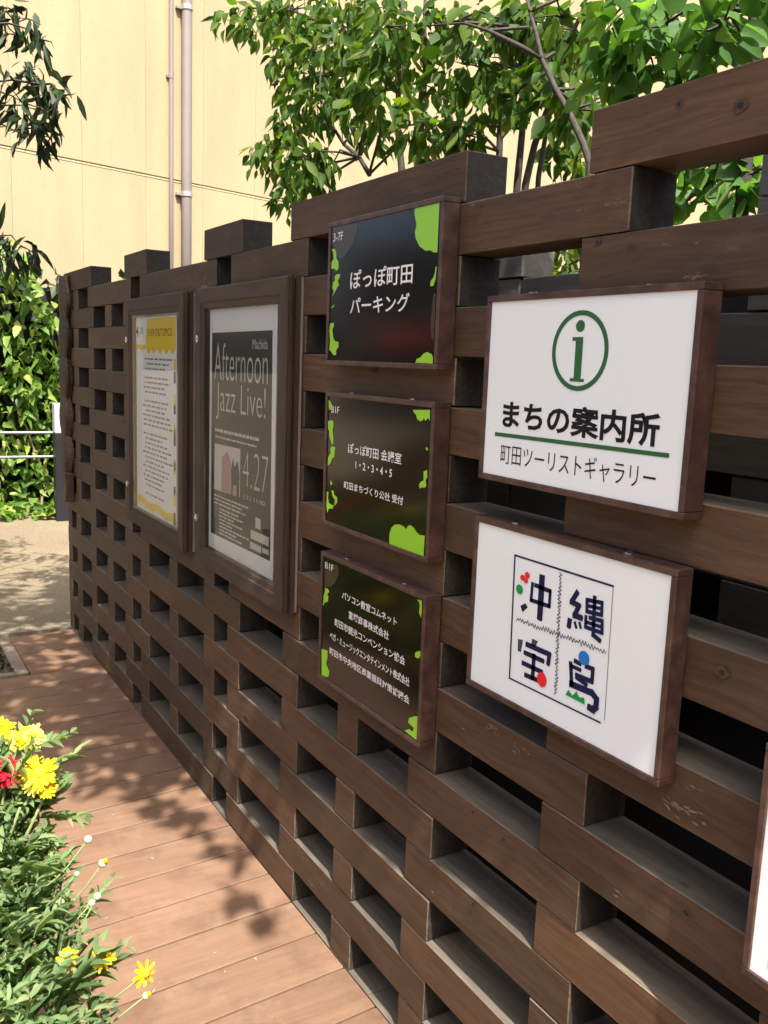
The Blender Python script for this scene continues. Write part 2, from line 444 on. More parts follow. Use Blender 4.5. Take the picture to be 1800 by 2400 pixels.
class MB:
    def __init__(self):
        self.v, self.f, self.m = [], [], []

    def quad(self, pts, mat=0):
        n = len(self.v)
        self.v += [tuple(p) for p in pts]
        self.f.append(tuple(range(n, n + len(pts))))
        self.m.append(mat)

    def box(self, x0, x1, y0, y1, z0, z1, c=0.0, mats=(0, 0, 0, 0)):
        """Box, optionally chamfered by c. mats: front/back/underside, top, ends, chamfers."""
        fb, tp, en, ch = mats
        if c <= 0:
            n = len(self.v)
            self.v += [(x, y, z) for x in (x0, x1) for y in (y0, y1) for z in (z0, z1)]
            for q, mm in (((0, 1, 3, 2), en), ((4, 6, 7, 5), en), ((0, 4, 5, 1), fb), ((2, 3, 7, 6), fb), ((0, 2, 6, 4), fb), ((1, 5, 7, 3), tp)):
                self.f.append(tuple(n + i for i in q))
                self.m.append(mm)
            return
        n = len(self.v)
        idx = {}
        X, Y, Z = (x0, x1), (y0, y1), (z0, z1)
        for a in (0, 1):
            for b in (0, 1):
                for d in (0, 1):
                    sx, sy, sz = (c, -c)[a], (c, -c)[b], (c, -c)[d]
                    for k, p in enumerate(((X[a], Y[b] + sy, Z[d] + sz), (X[a] + sx, Y[b], Z[d] + sz), (X[a] + sx, Y[b] + sy, Z[d]))):
                        idx[(a, b, d, k)] = len(self.v)
                        self.v.append(p)
        def F(l, mm):
            self.f.append(tuple(idx[t] for t in l))
            self.m.append(mm)
        F([(0, 0, 0, 0), (0, 0, 1, 0), (0, 1, 1, 0), (0, 1, 0, 0)], en)
        F([(1, 0, 0, 0), (1, 1, 0, 0), (1, 1, 1, 0), (1, 0, 1, 0)], en)
        F([(0, 0, 0, 1), (1, 0, 0, 1), (1, 0, 1, 1), (0, 0, 1, 1)], fb)
        F([(0, 1, 0, 1), (0, 1, 1, 1), (1, 1, 1, 1), (1, 1, 0, 1)], fb)
        F([(0, 0, 0, 2), (0, 1, 0, 2), (1, 1, 0, 2), (1, 0, 0, 2)], fb)
        F([(0, 0, 1, 2), (1, 0, 1, 2), (1, 1, 1, 2), (0, 1, 1, 2)], tp)
        for a in (0, 1):
            for b in (0, 1):
                F([(a, b, 0, 0), (a, b, 1, 0), (a, b, 1, 1), (a, b, 0, 1)], ch)
                F([(a, 0, b, 0), (a, 1, b, 0), (a, 1, b, 2), (a, 0, b, 2)], ch)
                F([(0, a, b, 1), (1, a, b, 1), (1, a, b, 2), (0, a, b, 2)], ch)
                for d in (0, 1):
                    F([(a, b, d, 0), (a, b, d, 1), (a, b, d, 2)], ch)

    def tube(self, pts, radii, n=8, mat=0, cap=True):
        pts = [Vector(p) for p in pts]
        if not hasattr(radii, '__len__'):
            radii = [radii] * len(pts)
        rings = []
        up = None
        for i, p in enumerate(pts):
            d = (pts[min(i + 1, len(pts) - 1)] - pts[max(i - 1, 0)])
            d = d.normalized() if d.length > 1e-9 else Vector((0, 0, 1))
            if up is None:
                up = Vector((0, 0, 1)) if abs(d.z) < 0.9 else Vector((1, 0, 0))
            s = d.cross(up).normalized()
            up = s.cross(d).normalized()
            b = len(self.v)
            for k in range(n):
                a = 2 * math.pi * k / n
                self.v.append(tuple(p + (s * math.cos(a) + up * math.sin(a)) * radii[i]))
            rings.append(b)
        for i in range(len(rings) - 1):
            a, b = rings[i], rings[i + 1]
            for k in range(n):
                self.f.append((a + k, a + (k + 1) % n, b + (k + 1) % n, b + k))
                self.m.append(mat)
        if cap:
            self.f.append(tuple(rings[0] + k for k in reversed(range(n))))
            self.m.append(mat)
            self.f.append(tuple(rings[-1] + k for k in range(n)))
            self.m.append(mat)

    def build(self, name, mats, parent=None, origin=None, smooth=False, **props):
        if parent is not None and origin is None:
            origin = ORG[parent.name]
        if origin is None:
            origin = (0, 0, 0)
        me = bpy.data.meshes.new(name)
        ox, oy, oz = origin
        me.from_pydata([((x - ox) * H, (y - oy) * H, (z - oz) * H) for x, y, z in self.v], [], self.f)
        for mm in (mats if isinstance(mats, (list, tuple)) else [mats]):
            me.materials.append(MT[mm])
        if any(self.m):
            me.polygons.foreach_set('material_index', self.m)
        if smooth:
            me.polygons.foreach_set('use_smooth', [True] * len(me.polygons))
        me.update()
        return link(name, me, parent, origin, **props)

def link(name, data, parent=None, origin=(0, 0, 0), **props):
    o = bpy.data.objects.new(name, data)
    COL.objects.link(o)
    ORG[o.name] = tuple(origin)
    if parent is not None:
        o.parent = parent
        po = ORG[parent.name]
        o.location = tuple((a - b) * H for a, b in zip(origin, po))
    else:
        o.location = tuple(a * H for a in origin)
    for k, v in props.items():
        o[k] = v
    return o

def thing(name, label, cat, origin, group=None):
    o = link(name, None, None, origin, label=label, category=cat)
    o.empty_display_size = 0.1
    if group:
        o['group'] = group
    return o

def tag(o, label, cat, group=None):
    o['label'], o['category'] = label, cat
    if group:
        o['group'] = group
    return o

def flat(name, polys, y, mat, parent, step=0.003):
    """Flat print: polygons (x, z) lying in the plane y."""
    mb = MB()
    for i, p in enumerate(polys):
        area = sum(p[k][0] * p[(k + 1) % len(p)][1] - p[(k + 1) % len(p)][0] * p[k][1] for k in range(len(p)))
        p = p if area > 0 else p[::-1]
        mb.quad([(a, y - i * step, b) for a, b in p])
    return mb.build(name, mat, parent)

def stroke_polys(pts, w, jit=0.0):
    out = []
    for (a, b), (c, d) in zip(pts[:-1], pts[1:]):
        L = math.hypot(c - a, d - b) or 1e-6
        ux, uz = (c - a) / L, (d - b) / L
        e = w * 0.42
        a2, b2, c2, d2 = a - ux * e, b - uz * e, c + ux * e, d + uz * e
        nx, nz = -uz * w / 2, ux * w / 2
        q = w * 0.16
        out.append([(a2 + nx, b2 + nz), (c2 - ux * q + nx, d2 - uz * q + nz), (c2 + nx * .6, d2 + nz * .6), (c2 - nx * .6, d2 - nz * .6), (c2 - ux * q - nx, d2 - uz * q - nz), (a2 - nx, b2 - nz)])
    return out

def ellipse(cx, cz, rx, rz, n=36):
    return [(cx + rx * math.cos(2 * math.pi * k / n), cz + rz * math.sin(2 * math.pi * k / n)) for k in range(n)]

def lettering(name, body, rect, y, mat, parent, bold=0.0):
    """Letters as a flat mesh fitted to rect = (x0, x1, z0, z1) in the plane y, facing -Y."""
    cu = bpy.data.curves.new(name, 'FONT')
    cu.body = body
    cu.offset = bold
    cu.resolution_u = 3
    ob = bpy.data.objects.new('tmp', cu)
    COL.objects.link(ob)
    dg = bpy.context.evaluated_depsgraph_get()
    dg.update()
    me = bpy.data.meshes.new_from_object(ob.evaluated_get(dg))
    bpy.data.objects.remove(ob)
    bpy.data.curves.remove(cu)
    me.name = name
    n = len(me.vertices)
    co = np.empty(n * 3)
    me.vertices.foreach_get('co', co)
    co = co.reshape(-1, 3)
    lo, hi = co.min(0), co.max(0)
    x0, x1, z0, z1 = rect[:4]
    org = ORG[parent.name]
    res = np.empty_like(co)
    res[:, 0] = (x0 + (co[:, 0] - lo[0]) / (hi[0] - lo[0]) * (x1 - x0) - org[0]) * H
    res[:, 1] = (y - org[1]) * H
    res[:, 2] = (z0 + (co[:, 1] - lo[1]) / (hi[1] - lo[1]) * (z1 - z0) - org[2]) * H
    me.vertices.foreach_set('co', res.ravel())
    me.materials.clear()
    me.materials.append(MT[mat])
    me.update()
    return link(name, me, parent, org)

# leaves: one template copied thousands of times into one mesh
def leaf_template(kind):
    if kind == 'ovate':
        rows = [(0.0, 0.0), (0.22, 0.78), (0.45, 1.0), (0.72, 0.62), (0.88, 0.22), (1.0, 0.0)]
    elif kind == 'long':
        rows = [(0.0, 0.0), (0.25, 0.85), (0.5, 1.0), (0.78, 0.6), (1.0, 0.0)]
    elif kind == 'vine':
        rows = [(0.0, 0.0), (0.05, 0.75), (0.3, 1.0), (0.45, 0.72), (0.62, 0.7), (1.0, 0.0)]
    else:
        rows = [(0.0, 0.0), (0.4, 1.0), (1.0, 0.0)]
    v, f = [], []
    mid, lf, rt = [], [], []
    for t, w in rows:
        bend = -0.22 * t * t
        mid.append(len(v)); v.append((t, 0, bend))
        if w > 0:
            lf.append(len(v)); v.append((t, 0.5 * w, bend + 0.13 * w))
            rt.append(len(v)); v.append((t, -0.5 * w, bend + 0.13 * w))
        else:
            lf.append(mid[-1]); rt.append(mid[-1])
    for i in range(len(rows) - 1):
        for s in (lf, rt):
            q = [mid[i], mid[i + 1], s[i + 1], s[i]]
            q = [a for k, a in enumerate(q) if a not in q[:k]]
            if s is rt:
                q = q[::-1]
            if len(q) >= 3:
                f.append(q)
    tri = []
    for q in f:
        for k in range(1, len(q) - 1):
            tri.append((q[0], q[k], q[k + 1]))
    return np.array(v, float), np.array(tri, int)

def leaves(name, P, D, L, Wd, mat, parent, kind='ovate', origin=None, roll=0.7, **props):
    """P positions (n,3), D directions (n,3), L lengths, Wd widths, all in courses."""
    tv, tf = leaf_template(kind)
    n = len(P)
    D = D / np.linalg.norm(D, axis=1, keepdims=True)
    up = np.tile(np.array([0, 0, 1.0]), (n, 1)) + NR.normal(0, roll, (n, 3))
    S = np.cross(up, D)
    S /= np.linalg.norm(S, axis=1, keepdims=True) + 1e-9
    N = np.cross(D, S)
    V = P[:, None, :] + D[:, None, :] * (tv[None, :, 0:1] * L[:, None, None]) + S[:, None, :] * (tv[None, :, 1:2] * Wd[:, None, None]) + N[:, None, :] * (tv[None, :, 2:3] * (L * NR.uniform(-0.2, 2.0, n))[:, None, None])
    k = len(tv)
    Fc = (tf[None, :, :] + (np.arange(n) * k)[:, None, None]).reshape(-1, 3)
    org = origin if origin is not None else (ORG[parent.name] if parent is not None else (0, 0, 0))
    V = (V.reshape(-1, 3) - np.array(org)) * H
    me = bpy.data.meshes.new(name)
    me.vertices.add(len(V))
    me.vertices.foreach_set('co', V.ravel())
    nf = len(Fc)
    me.loops.add(nf * 3)
    me.loops.foreach_set('vertex_index', Fc.ravel())
    me.polygons.add(nf)
    me.polygons.foreach_set('loop_start', np.arange(nf) * 3)
    me.polygons.foreach_set('use_smooth', np.ones(nf, bool))
    me.materials.append(MT[mat])
    me.update(calc_edges=True)
    return link(name, me, parent, org, **props)

def scatter(clusters, per, spread=1.0, jitter=0.35):
    """Random points inside ellipsoids (x, y, z, rx, rz); count grows with size."""
    out, cen = [], []
    for (x, y, z, rx, rz) in clusters:
        n = max(6, int(per * (rx * rz) ** 0.75))
        q = NR.normal(0, 1, (n, 3))
        q /= np.linalg.norm(q, axis=1, keepdims=True)
        q *= NR.uniform(0.25, 1.0, (n, 1)) ** 0.5
        out.append(np.array([x, y, z]) + q * np.array([rx, max(rx, rz) * 0.9, rz]) * spread)
        cen.append(q)
    return np.concatenate(out), np.concatenate(cen)

# ------------------------------------------------------------------ printed shapes on the signs (x, z in courses on the sign face)
B1= {'green': [[(-16.603, 19.043), (-15.689, 19.019), (-15.688, 18.032), (-15.828, 18.044), (-15.945, 18.098), (-16.117, 18.097), (-16.358, 18.209), (-16.52, 18.377), (-16.56, 18.503), (-16.512, 18.651), (-16.602, 18.875)], [(-20.329, 18.48), (-20.167, 18.484), (-20.08, 18.388), (-20.055, 18.243), (-19.946, 18.163), (-19.937, 18.02), (-20.013, 17.954), (-20.178, 18.018), (-20.317, 18.028), (-20.311, 18.19), (-20.193, 18.253), (-20.242, 18.401)], [(-20.008, 17.882), (-19.848, 17.872), (-19.843, 17.8), (-19.959, 17.735), (-19.888, 17.624), (-19.987, 17.557), (-20.064, 17.488), (-20.218, 17.357), (-20.145, 17.492), (-20.231, 17.569), (-20.198, 17.694), (-20.104, 17.743), (-20.126, 17.835)], [(-20.244, 17.113), (-20.101, 17.181), (-20.122, 17.128), (-20.242, 17.084)], [(-20.303, 16.729), (-20.098, 16.743), (-20.094, 16.67), (-20.17, 16.579), (-20.117, 16.395), (-20.014, 16.303), (-19.826, 16.284), (-19.819, 16.175), (-19.935, 16.082), (-19.928, 15.972), (-20.091, 15.97), (-20.22, 16.062), (-20.306, 16.098), (-20.278, 16.321), (-20.333, 16.544)], [(-15.721, 17.767), (-15.68, 17.749), (-15.694, 17.645), (-15.7, 17.526), (-15.773, 17.394), (-15.886, 17.385), (-15.893, 17.476), (-15.787, 17.561), (-15.739, 17.648)], [(-16.329, 15.856), (-16.293, 15.936), (-16.147, 15.969), (-16.035, 16.049), (-15.892, 16.082), (-15.716, 16.037), (-15.67, 15.961), (-15.673, 15.853)]], 'brown': [[(-20.386, 19.017), (-19.043, 18.962), (-19.066, 18.75), (-19.307, 18.464), (-19.676, 18.25), (-19.911, 18.232), (-20.078, 18.352), (-20.254, 18.581), (-20.362, 18.627)], [(-15.759, 17.228), (-15.678, 17.254), (-15.671, 16.313), (-15.773, 16.375), (-15.822, 16.621), (-15.796, 16.987)]], 'text': [('3-7F', (-20.24, -19.747, 18.647, 18.842)), ('ぽっぽ町田', (-19.317, -16.576, 17.484, 17.916)), ('パーキング', (-19.283, -16.662, 16.914, 17.301))]}
B2= {'green': [[(-16.351, 14.878), (-15.689, 14.919), (-15.686, 14.693), (-15.737, 14.749), (-15.856, 14.681), (-15.908, 14.745), (-15.95, 14.683), (-16.059, 14.658), (-16.175, 14.701), (-16.214, 14.784), (-16.314, 14.829)], [(-20.275, 14.875), (-20.161, 14.841), (-20.066, 14.746), (-20.127, 14.652), (-20.238, 14.645)], [(-20.266, 14.359), (-20.0, 14.389), (-19.957, 14.271), (-20.008, 14.166), (-19.953, 13.989), (-19.945, 13.868), (-20.007, 13.782), (-20.103, 13.895), (-20.175, 13.97), (-20.183, 14.111), (-20.254, 14.167)], [(-20.05, 13.757), (-19.828, 13.748), (-19.857, 13.654), (-19.866, 13.512), (-19.986, 13.458), (-20.089, 13.304), (-20.222, 13.257), (-20.211, 13.454), (-20.062, 13.593), (-20.111, 13.67)], [(-20.043, 12.919), (-19.926, 12.841), (-20.012, 12.779), (-20.06, 12.834)], [(-19.982, 12.659), (-19.871, 12.674), (-19.82, 12.569), (-19.664, 12.54), (-19.647, 12.42), (-19.738, 12.324), (-19.805, 12.334), (-19.768, 12.443), (-19.906, 12.525)], [(-20.227, 12.604), (-20.136, 12.596), (-20.15, 12.449), (-20.097, 12.332), (-19.914, 12.297), (-19.805, 12.324), (-19.887, 12.219), (-20.088, 12.187), (-20.172, 12.069), (-20.228, 12.228)], [(-15.832, 13.634), (-15.695, 13.684), (-15.683, 13.532), (-15.739, 13.456), (-15.7, 13.358), (-15.773, 13.297), (-15.869, 13.301), (-15.945, 13.256), (-15.984, 13.337), (-15.91, 13.417), (-15.817, 13.446)], [(-15.765, 14.154), (-15.69, 14.111), (-15.728, 14.081), (-15.792, 14.101)], [(-17.092, 11.84), (-17.11, 12.079), (-17.032, 12.241), (-16.897, 12.329), (-16.726, 12.368), (-16.553, 12.362), (-16.413, 12.314), (-16.352, 12.396), (-16.255, 12.431), (-16.12, 12.401), (-16.016, 12.331), (-15.882, 12.284), (-15.676, 12.304), (-15.686, 11.846), (-16.376, 11.85)]], 'brown': [], 'text': [('B1F', (-20.083, -19.69, 14.578, 14.737)), ('ぽっぽ町田 会議室', (-19.168, -16.725, 13.672, 13.925)), ('1・2・3・4・5', (-18.773, -17.097, 13.35, 13.528)), ('町田まちづくり公社 受付', (-19.319, -16.586, 12.805, 12.994))]}
B3= {'green': [[(-20.172, 10.138), (-19.999, 10.139), (-19.938, 10.086), (-20.048, 9.993), (-19.976, 9.957), (-19.997, 9.818), (-20.149, 9.753), (-20.26, 9.644), (-20.246, 9.905), (-20.193, 9.999)], [(-20.28, 8.489), (-20.075, 8.522), (-19.942, 8.534), (-19.931, 8.36), (-19.996, 8.176), (-19.903, 8.095), (-19.813, 8.042), (-19.833, 7.898), (-19.946, 7.834), (-20.239, 7.794)], [(-15.876, 10.887), (-15.675, 10.914), (-15.654, 10.661), (-15.684, 10.53), (-15.761, 10.633), (-15.746, 10.795), (-15.792, 10.862)], [(-15.804, 9.746), (-15.646, 9.816), (-15.636, 9.694), (-15.712, 9.625), (-15.835, 9.621), (-15.85, 9.698)], [(-15.76, 8.308), (-15.619, 8.36), (-15.611, 7.81), (-16.133, 7.837), (-15.954, 7.947), (-15.805, 7.941), (-15.754, 8.043), (-16.001, 8.074), (-15.973, 8.189)]], 'brown': [[(-20.242, 10.819), (-19.508, 10.842), (-19.468, 10.643), (-19.619, 10.399), (-19.862, 10.237), (-20.203, 10.158)]], 'text': [('B1F', (-20.198, -19.743, 10.644, 10.807)), ('パソコン教室コムネット', (-19.245, -16.64, 10.079, 10.275)), ('富塚商事株式会社', (-18.87, -16.956, 9.671, 9.872)), ('町田市観光コンベンション協会', (-19.583, -16.23, 9.294, 9.503)), ('ベガ・ミュージックエンタテインメント株式会社', (-19.841, -16.017, 8.885, 9.086)), ('町田市中央地区商業振興対策協議会', (-19.817, -15.984, 8.492, 8.683))]}
INFO= {'ring': [(-12.073, 16.104), (-10.713, 16.211), (-11.378, 16.779), (-11.341, 15.5), (-11.364, 16.143)], 'inner': [(-11.958, 16.105), (-10.804, 16.211), (-11.37, 16.704), (-11.349, 15.576)], 'dot': [(-11.386, 16.535), (-11.493, 16.537), (-11.281, 16.54), (-11.396, 16.627), (-11.377, 16.444)], 'i': [(-11.553, 16.357), (-11.3, 16.362), (-11.297, 15.69), (-11.216, 15.693), (-11.22, 15.644), (-11.554, 15.648), (-11.559, 15.695), (-11.465, 15.701), (-11.473, 16.297), (-11.557, 16.301)], 'bar': [(-13.483, 14.652), (-9.312, 14.686), (-9.312, 14.62), (-13.477, 14.581)], 'text': [('まちの案内所', (-13.28, -9.536, 14.74, 15.255)), ('町田ツーリストギャラリー', (-13.272, -9.52, 14.123, 14.49))], 'white': (-13.784, -9.051, 13.867, 16.994)}
OK= {'navy': [([(-12.748, 12.479), (-10.261, 12.479)], 0.034), ([(-12.748, 12.479), (-12.687, 10.169)], 0.04), ([(-12.687, 10.169), (-10.308, 10.186)], 0.03), ([(-11.967, 12.225), (-11.959, 11.522)], 0.15), ([(-12.211, 12.07), (-12.223, 11.769)], 0.075), ([(-12.223, 11.769), (-11.723, 11.781)], 0.075), ([(-11.732, 12.056), (-11.73, 11.779)], 0.075), ([(-12.128, 12.062), (-11.731, 12.047)], 0.08), ([(-11.066, 12.18), (-11.182, 11.996), (-10.995, 11.974), (-11.086, 11.787), (-10.915, 11.789)], 0.1), ([(-11.197, 11.662), (-11.205, 11.572)], 0.11), ([(-11.066, 11.662), (-11.029, 11.594)], 0.06), ([(-10.953, 11.684), (-10.922, 11.624)], 0.06), ([(-10.814, 12.122), (-10.473, 12.156), (-10.463, 11.959), (-10.799, 11.93), (-10.814, 12.122)], 0.07), ([(-10.65, 12.196), (-10.62, 11.579), (-10.463, 11.531)], 0.085), ([(-10.785, 12.027), (-10.474, 12.056)], 0.06), ([(-10.817, 11.832), (-10.813, 11.662), (-10.421, 11.669), (-10.437, 11.865), (-10.718, 11.844)], 0.07), ([(-10.803, 11.747), (-10.442, 11.76)], 0.06), ([(-12.253, 10.941), (-11.637, 10.94), (-11.655, 10.771)], 0.1), ([(-12.294, 10.774), (-11.795, 10.773)], 0.09), ([(-12.331, 10.57), (-11.815, 10.568)], 0.09), ([(-12.24, 10.372), (-11.865, 10.386)], 0.09), ([(-12.043, 10.79), (-12.044, 10.379)], 0.1), ([(-10.994, 11.021), (-10.87, 11.01)], 0.08), ([(-11.097, 10.944), (-11.037, 10.602)], 0.09), ([(-11.069, 10.909), (-10.859, 10.906)], 0.07), ([(-10.725, 11.009), (-10.564, 11.016), (-10.565, 10.801), (-10.933, 10.794)], 0.085), ([(-10.929, 10.752), (-10.693, 10.707)], 0.08), ([(-11.049, 10.598), (-10.54, 10.612), (-10.428, 10.547), (-10.425, 10.411), (-10.488, 10.345), (-10.572, 10.355)], 0.12)], 'thin': [([(-10.261, 12.479), (-10.219, 10.262)], 0.012)], 'scrib': [([(-11.503, 12.426), (-11.401, 10.299)], 0.07), ([(-12.592, 11.326), (-10.299, 11.386)], 0.07)], 'diamond': [(-12.503, 11.593), (-12.368, 11.674), (-12.297, 11.617), (-12.436, 11.495)], 'grey': [[(-12.514, 10.969), (-12.372, 10.991), (-12.406, 10.755), (-12.498, 10.746)], [(-12.128, 11.089), (-11.961, 11.082), (-12.044, 10.947), (-12.13, 10.968)]], 'crown': [(-11.164, 10.372), (-11.1, 10.483), (-10.992, 10.413), (-10.905, 10.522), (-10.835, 10.441), (-10.712, 10.474), (-10.686, 10.361)], 'circ': [('red', [(-12.482, 12.118), (-12.412, 12.119), (-12.477, 12.064)]), ('red', [(-12.362, 12.191), (-12.293, 12.192), (-12.357, 12.132)]), ('red', [(-12.388, 12.084), (-12.332, 12.085), (-12.383, 12.034)]), ('green', [(-12.552, 11.889), (-12.454, 11.891), (-12.543, 11.802)]), ('red', [(-11.788, 10.435), (-11.66, 10.448), (-11.774, 10.301)]), ('blue', [(-10.786, 11.136), (-10.656, 11.145), (-10.774, 11.016)])], 'white': (-13.887, -9.097, 9.76, 12.909)}
CL_LEFT= [(-61.9, 13.1, 38.1, 1.7, 0.7), (-58.6, 13.7, 37.0, 1.9, 1.1), (-54.6, 14.0, 36.8, 2.3, 1.3), (-55.5, 14.7, 35.9, 1.3, 1.1), (-47.7, 13.7, 33.9, 1.9, 1.4), (-46.0, 14.6, 34.3, 1.6, 1.1), (-47.5, 10.1, 31.9, 0.9, 0.9), (-49.0, 12.3, 32.0, 1.4, 1.1), (-49.5, 14.7, 31.9, 1.5, 1.2), (-43.8, 13.2, 30.9, 1.5, 1.3), (-56.2, 14.5, 32.9, 1.0, 0.8), (-44.8, 10.6, 29.0, 1.2, 0.9), (-45.2, 12.3, 28.8, 1.3, 1.0), (-40.4, 11.2, 27.8, 1.2, 0.8), (-55.2, 12.7, 28.2, 1.2, 1.2), (-53.0, 12.9, 28.3, 1.3, 1.2), (-44.6, 10.1, 26.0, 1.2, 1.3), (-44.6, 11.1, 25.6, 1.0, 1.0), (-48.4, 11.4, 25.5, 0.8, 0.7), (-56.6, 14.6, 26.0, 0.5, 1.0), (-43.7, 13.8, 27.6, 0.8, 0.8), (-37.5, 10.8, 27.9, 1.3, 1.1), (-41.4, 14.0, 31.4, 1.9, 1.5), (-35.2, 10.7, 25.9, 0.8, 0.8), (-53.0, 13.1, 30.2, 1.0, 0.8), (-42.5, 10.6, 31.1, 1.2, 0.8), (-36.3, 10.0, 30.0, 1.1, 1.1)]
CL_MID= [(-39.8, 15.2, 32.0, 1.9, 1.0), (-30.5, 11.3, 28.7, 1.5, 0.7), (-32.1, 11.3, 27.7, 1.2, 0.8), (-40.6, 15.9, 29.0, 1.1, 1.2), (-36.3, 15.2, 28.0, 0.9, 1.0), (-32.5, 11.7, 25.2, 0.8, 0.5), (-35.6, 15.8, 29.4, 1.0, 1.0), (-30.3, 13.2, 29.2, 1.3, 0.8), (-32.2, 14.1, 27.6, 0.5, 0.9), (-25.9, 11.2, 27.6, 1.2, 0.7), (-30.2, 15.6, 27.7, 0.9, 0.8), (-27.8, 14.1, 27.8, 1.1, 0.8), (-31.4, 15.8, 25.0, 0.8, 0.5), (-29.8, 15.4, 24.2, 0.5, 0.5), (-25.5, 11.8, 24.8, 0.7, 0.8), (-27.7, 12.2, 27.4, 0.8, 0.6), (-34.0, 11.0, 25.2, 0.5, 0.7)]
CL_RIGHT= [(-18.5, 6.9, 24.5, 0.9, 0.5), (-17.0, 6.7, 24.1, 0.8, 0.5), (-18.5, 7.4, 24.0, 0.8, 0.5), (-17.7, 8.3, 24.8, 0.8, 0.5), (-15.2, 6.5, 23.5, 0.6, 0.4), (-18.1, 8.5, 24.0, 0.7, 0.4), (-15.3, 7.5, 24.1, 0.6, 0.4), (-19.2, 7.4, 23.6, 0.5, 0.4), (-19.3, 9.0, 24.0, 0.6, 0.3), (-19.5, 7.9, 25.5, 1.0, 0.5), (-16.4, 7.4, 23.6, 0.5, 0.3)]
CL_WIN= [(-19.8, 10.9, 21.8, 0.5, 0.5), (-19.2, 11.8, 22.2, 0.7, 0.5), (-16.0, 9.2, 20.9, 0.4, 0.4), (-21.0, 12.9, 21.3, 0.7, 0.4), (-16.3, 9.1, 20.4, 0.5, 0.4), (-21.6, 12.0, 21.2, 0.5, 0.4), (-30.5, 15.4, 20.7, 0.6, 0.6), (-25.9, 12.1, 19.3, 0.5, 0.5), (-31.3, 15.2, 20.0, 0.4, 0.7), (-27.6, 13.5, 20.8, 0.5, 0.3)]
TRUNKS = {
'A' :( [(-22.4, 9.5, 22.1), (-22.8, 9.5, 22.8), (-23.6, 9.5, 23.9), (-24.3, 9.5, 24.7), (-25.0, 9.5, 25.8), (-25.4, 9.5, 26.7), (-25.9, 9.5, 27.5), (-26.3, 9.5, 28.5)] , 0.24 ),
'A_b' :( [(-25.0, 9.5, 25.8), (-26.4, 9.5, 26.6), (-28.1, 9.5, 27.5), (-29.7, 9.5, 28.2), (-32.3, 9.5, 28.8)] , 0.15 ),
'B' :( [(-28.7, 12, 22.7), (-28.4, 12, 24.1), (-27.9, 12, 25.0), (-27.2, 12, 26.0), (-26.8, 12, 27.3), (-26.1, 12, 28.1), (-25.8, 12, 28.9)] , 0.3 ),
'C' :( [(-31.8, 14, 23.5), (-31.7, 14, 25.6), (-31.7, 14, 27.8), (-31.6, 14, 29.3), (-31.6, 14, 31.0)] , 0.36 ),
'D' :( [(-35.9, 16, 25.7), (-35.9, 16, 27.8), (-35.9, 16, 29.6), (-36.1, 16, 31.4), (-36.0, 16, 32.7)] , 0.36 ),
'E' :( [(-29.2, 13, 23.2), (-28.8, 13, 25.1), (-28.4, 13, 26.2), (-27.7, 13, 26.8)] , 0.26 ),
'F' :( [(-41.3, 14, 25.5), (-41.7, 14, 27.2), (-41.9, 14, 29.2), (-41.7, 14, 31.7), (-41.8, 14, 33.9)] , 0.42 ),
'G' :( [(-41.2, 15, 25.7), (-41.2, 15, 27.9), (-41.1, 15, 30.4), (-41.3, 15, 32.3), (-41.2, 15, 33.9)] , 0.42 ),
'F_b' :( [(-41.0, 12, 24.9), (-42.1, 12, 25.9), (-43.8, 12, 26.8), (-45.5, 12, 28.2), (-46.7, 12, 29.9), (-46.7, 12, 31.9)] , 0.2 ),
'F_c' :( [(-41.8, 14, 30.9), (-44.1, 14, 32.6), (-45.8, 14, 34.3)] , 0.26 ),
'F_d' :( [(-41.9, 14, 29.2), (-45.8, 14, 32.5), (-50.4, 14, 34.8), (-55.2, 14, 36.9), (-62.7, 14, 39.2)] , 0.22 ),
'H' :( [(-18.3, 11, 20.6), (-18.7, 11, 21.8), (-18.9, 11, 22.7)] , 0.3 ),
'R' :( [(-16.2, 9, 23.8), (-16.4, 9, 24.7), (-16.7, 9, 25.6)] , 0.45 ),
}
HANG =  [((-54.9, -2.3, 33.5), 0.7, 0.6), ((-54.4, -1.5, 33.0), 0.8, 0.6), ((-54.4, -2.0, 32.1), 0.9, 0.7), ((-53.7, -0.8, 31.9), 0.6, 0.6), ((-52.7, -1.7, 30.0), 0.7, 0.7), ((-52.2, -1.1, 29.3), 0.8, 0.8), ((-51.6, -0.2, 28.8), 0.8, 0.5), ((-51.5, -2.3, 28.1), 1.1, 0.8), ((-50.8, -1.2, 27.6), 0.9, 0.9), ((-51.2, -2.2, 26.8), 1.1, 0.9), ((-50.5, -1.1, 26.4), 0.5, 0.8), ((-52.1, -3.0, 29.1), 0.4, 1.3), ((-55.3, -2.8, 21.5), 0.8, 0.7), ((-54.8, -2.0, 21.4), 0.8, 0.7), ((-55.0, -2.6, 20.6), 0.7, 0.6)]
FLW =  [(-17.4, -8.5, 8.8), (-17.3, -8.4, 8.6), (-17.1, -8.1, 8.7), (-17.1, -8.0, 8.7), (-16.7, -8.5, 8.3), (-16.4, -8.0, 8.3), (-16.3, -7.9, 8.0), (-16.4, -8.1, 8.1), (-14.2, -8.0, 6.0), (-14.2, -8.0, 5.8), (-13.9, -7.5, 6.0), (-13.5, -6.9, 5.8), (-15.3, -7.4, 7.4), (-15.1, -7.2, 7.0), (-15.3, -7.6, 6.8), (-15.1, -7.3, 6.4), (-15.1, -7.4, 6.3), (-15.2, -7.9, 6.4), (-16.0, -8.4, 7.9), (-13.5, -6.9, 5.4)]
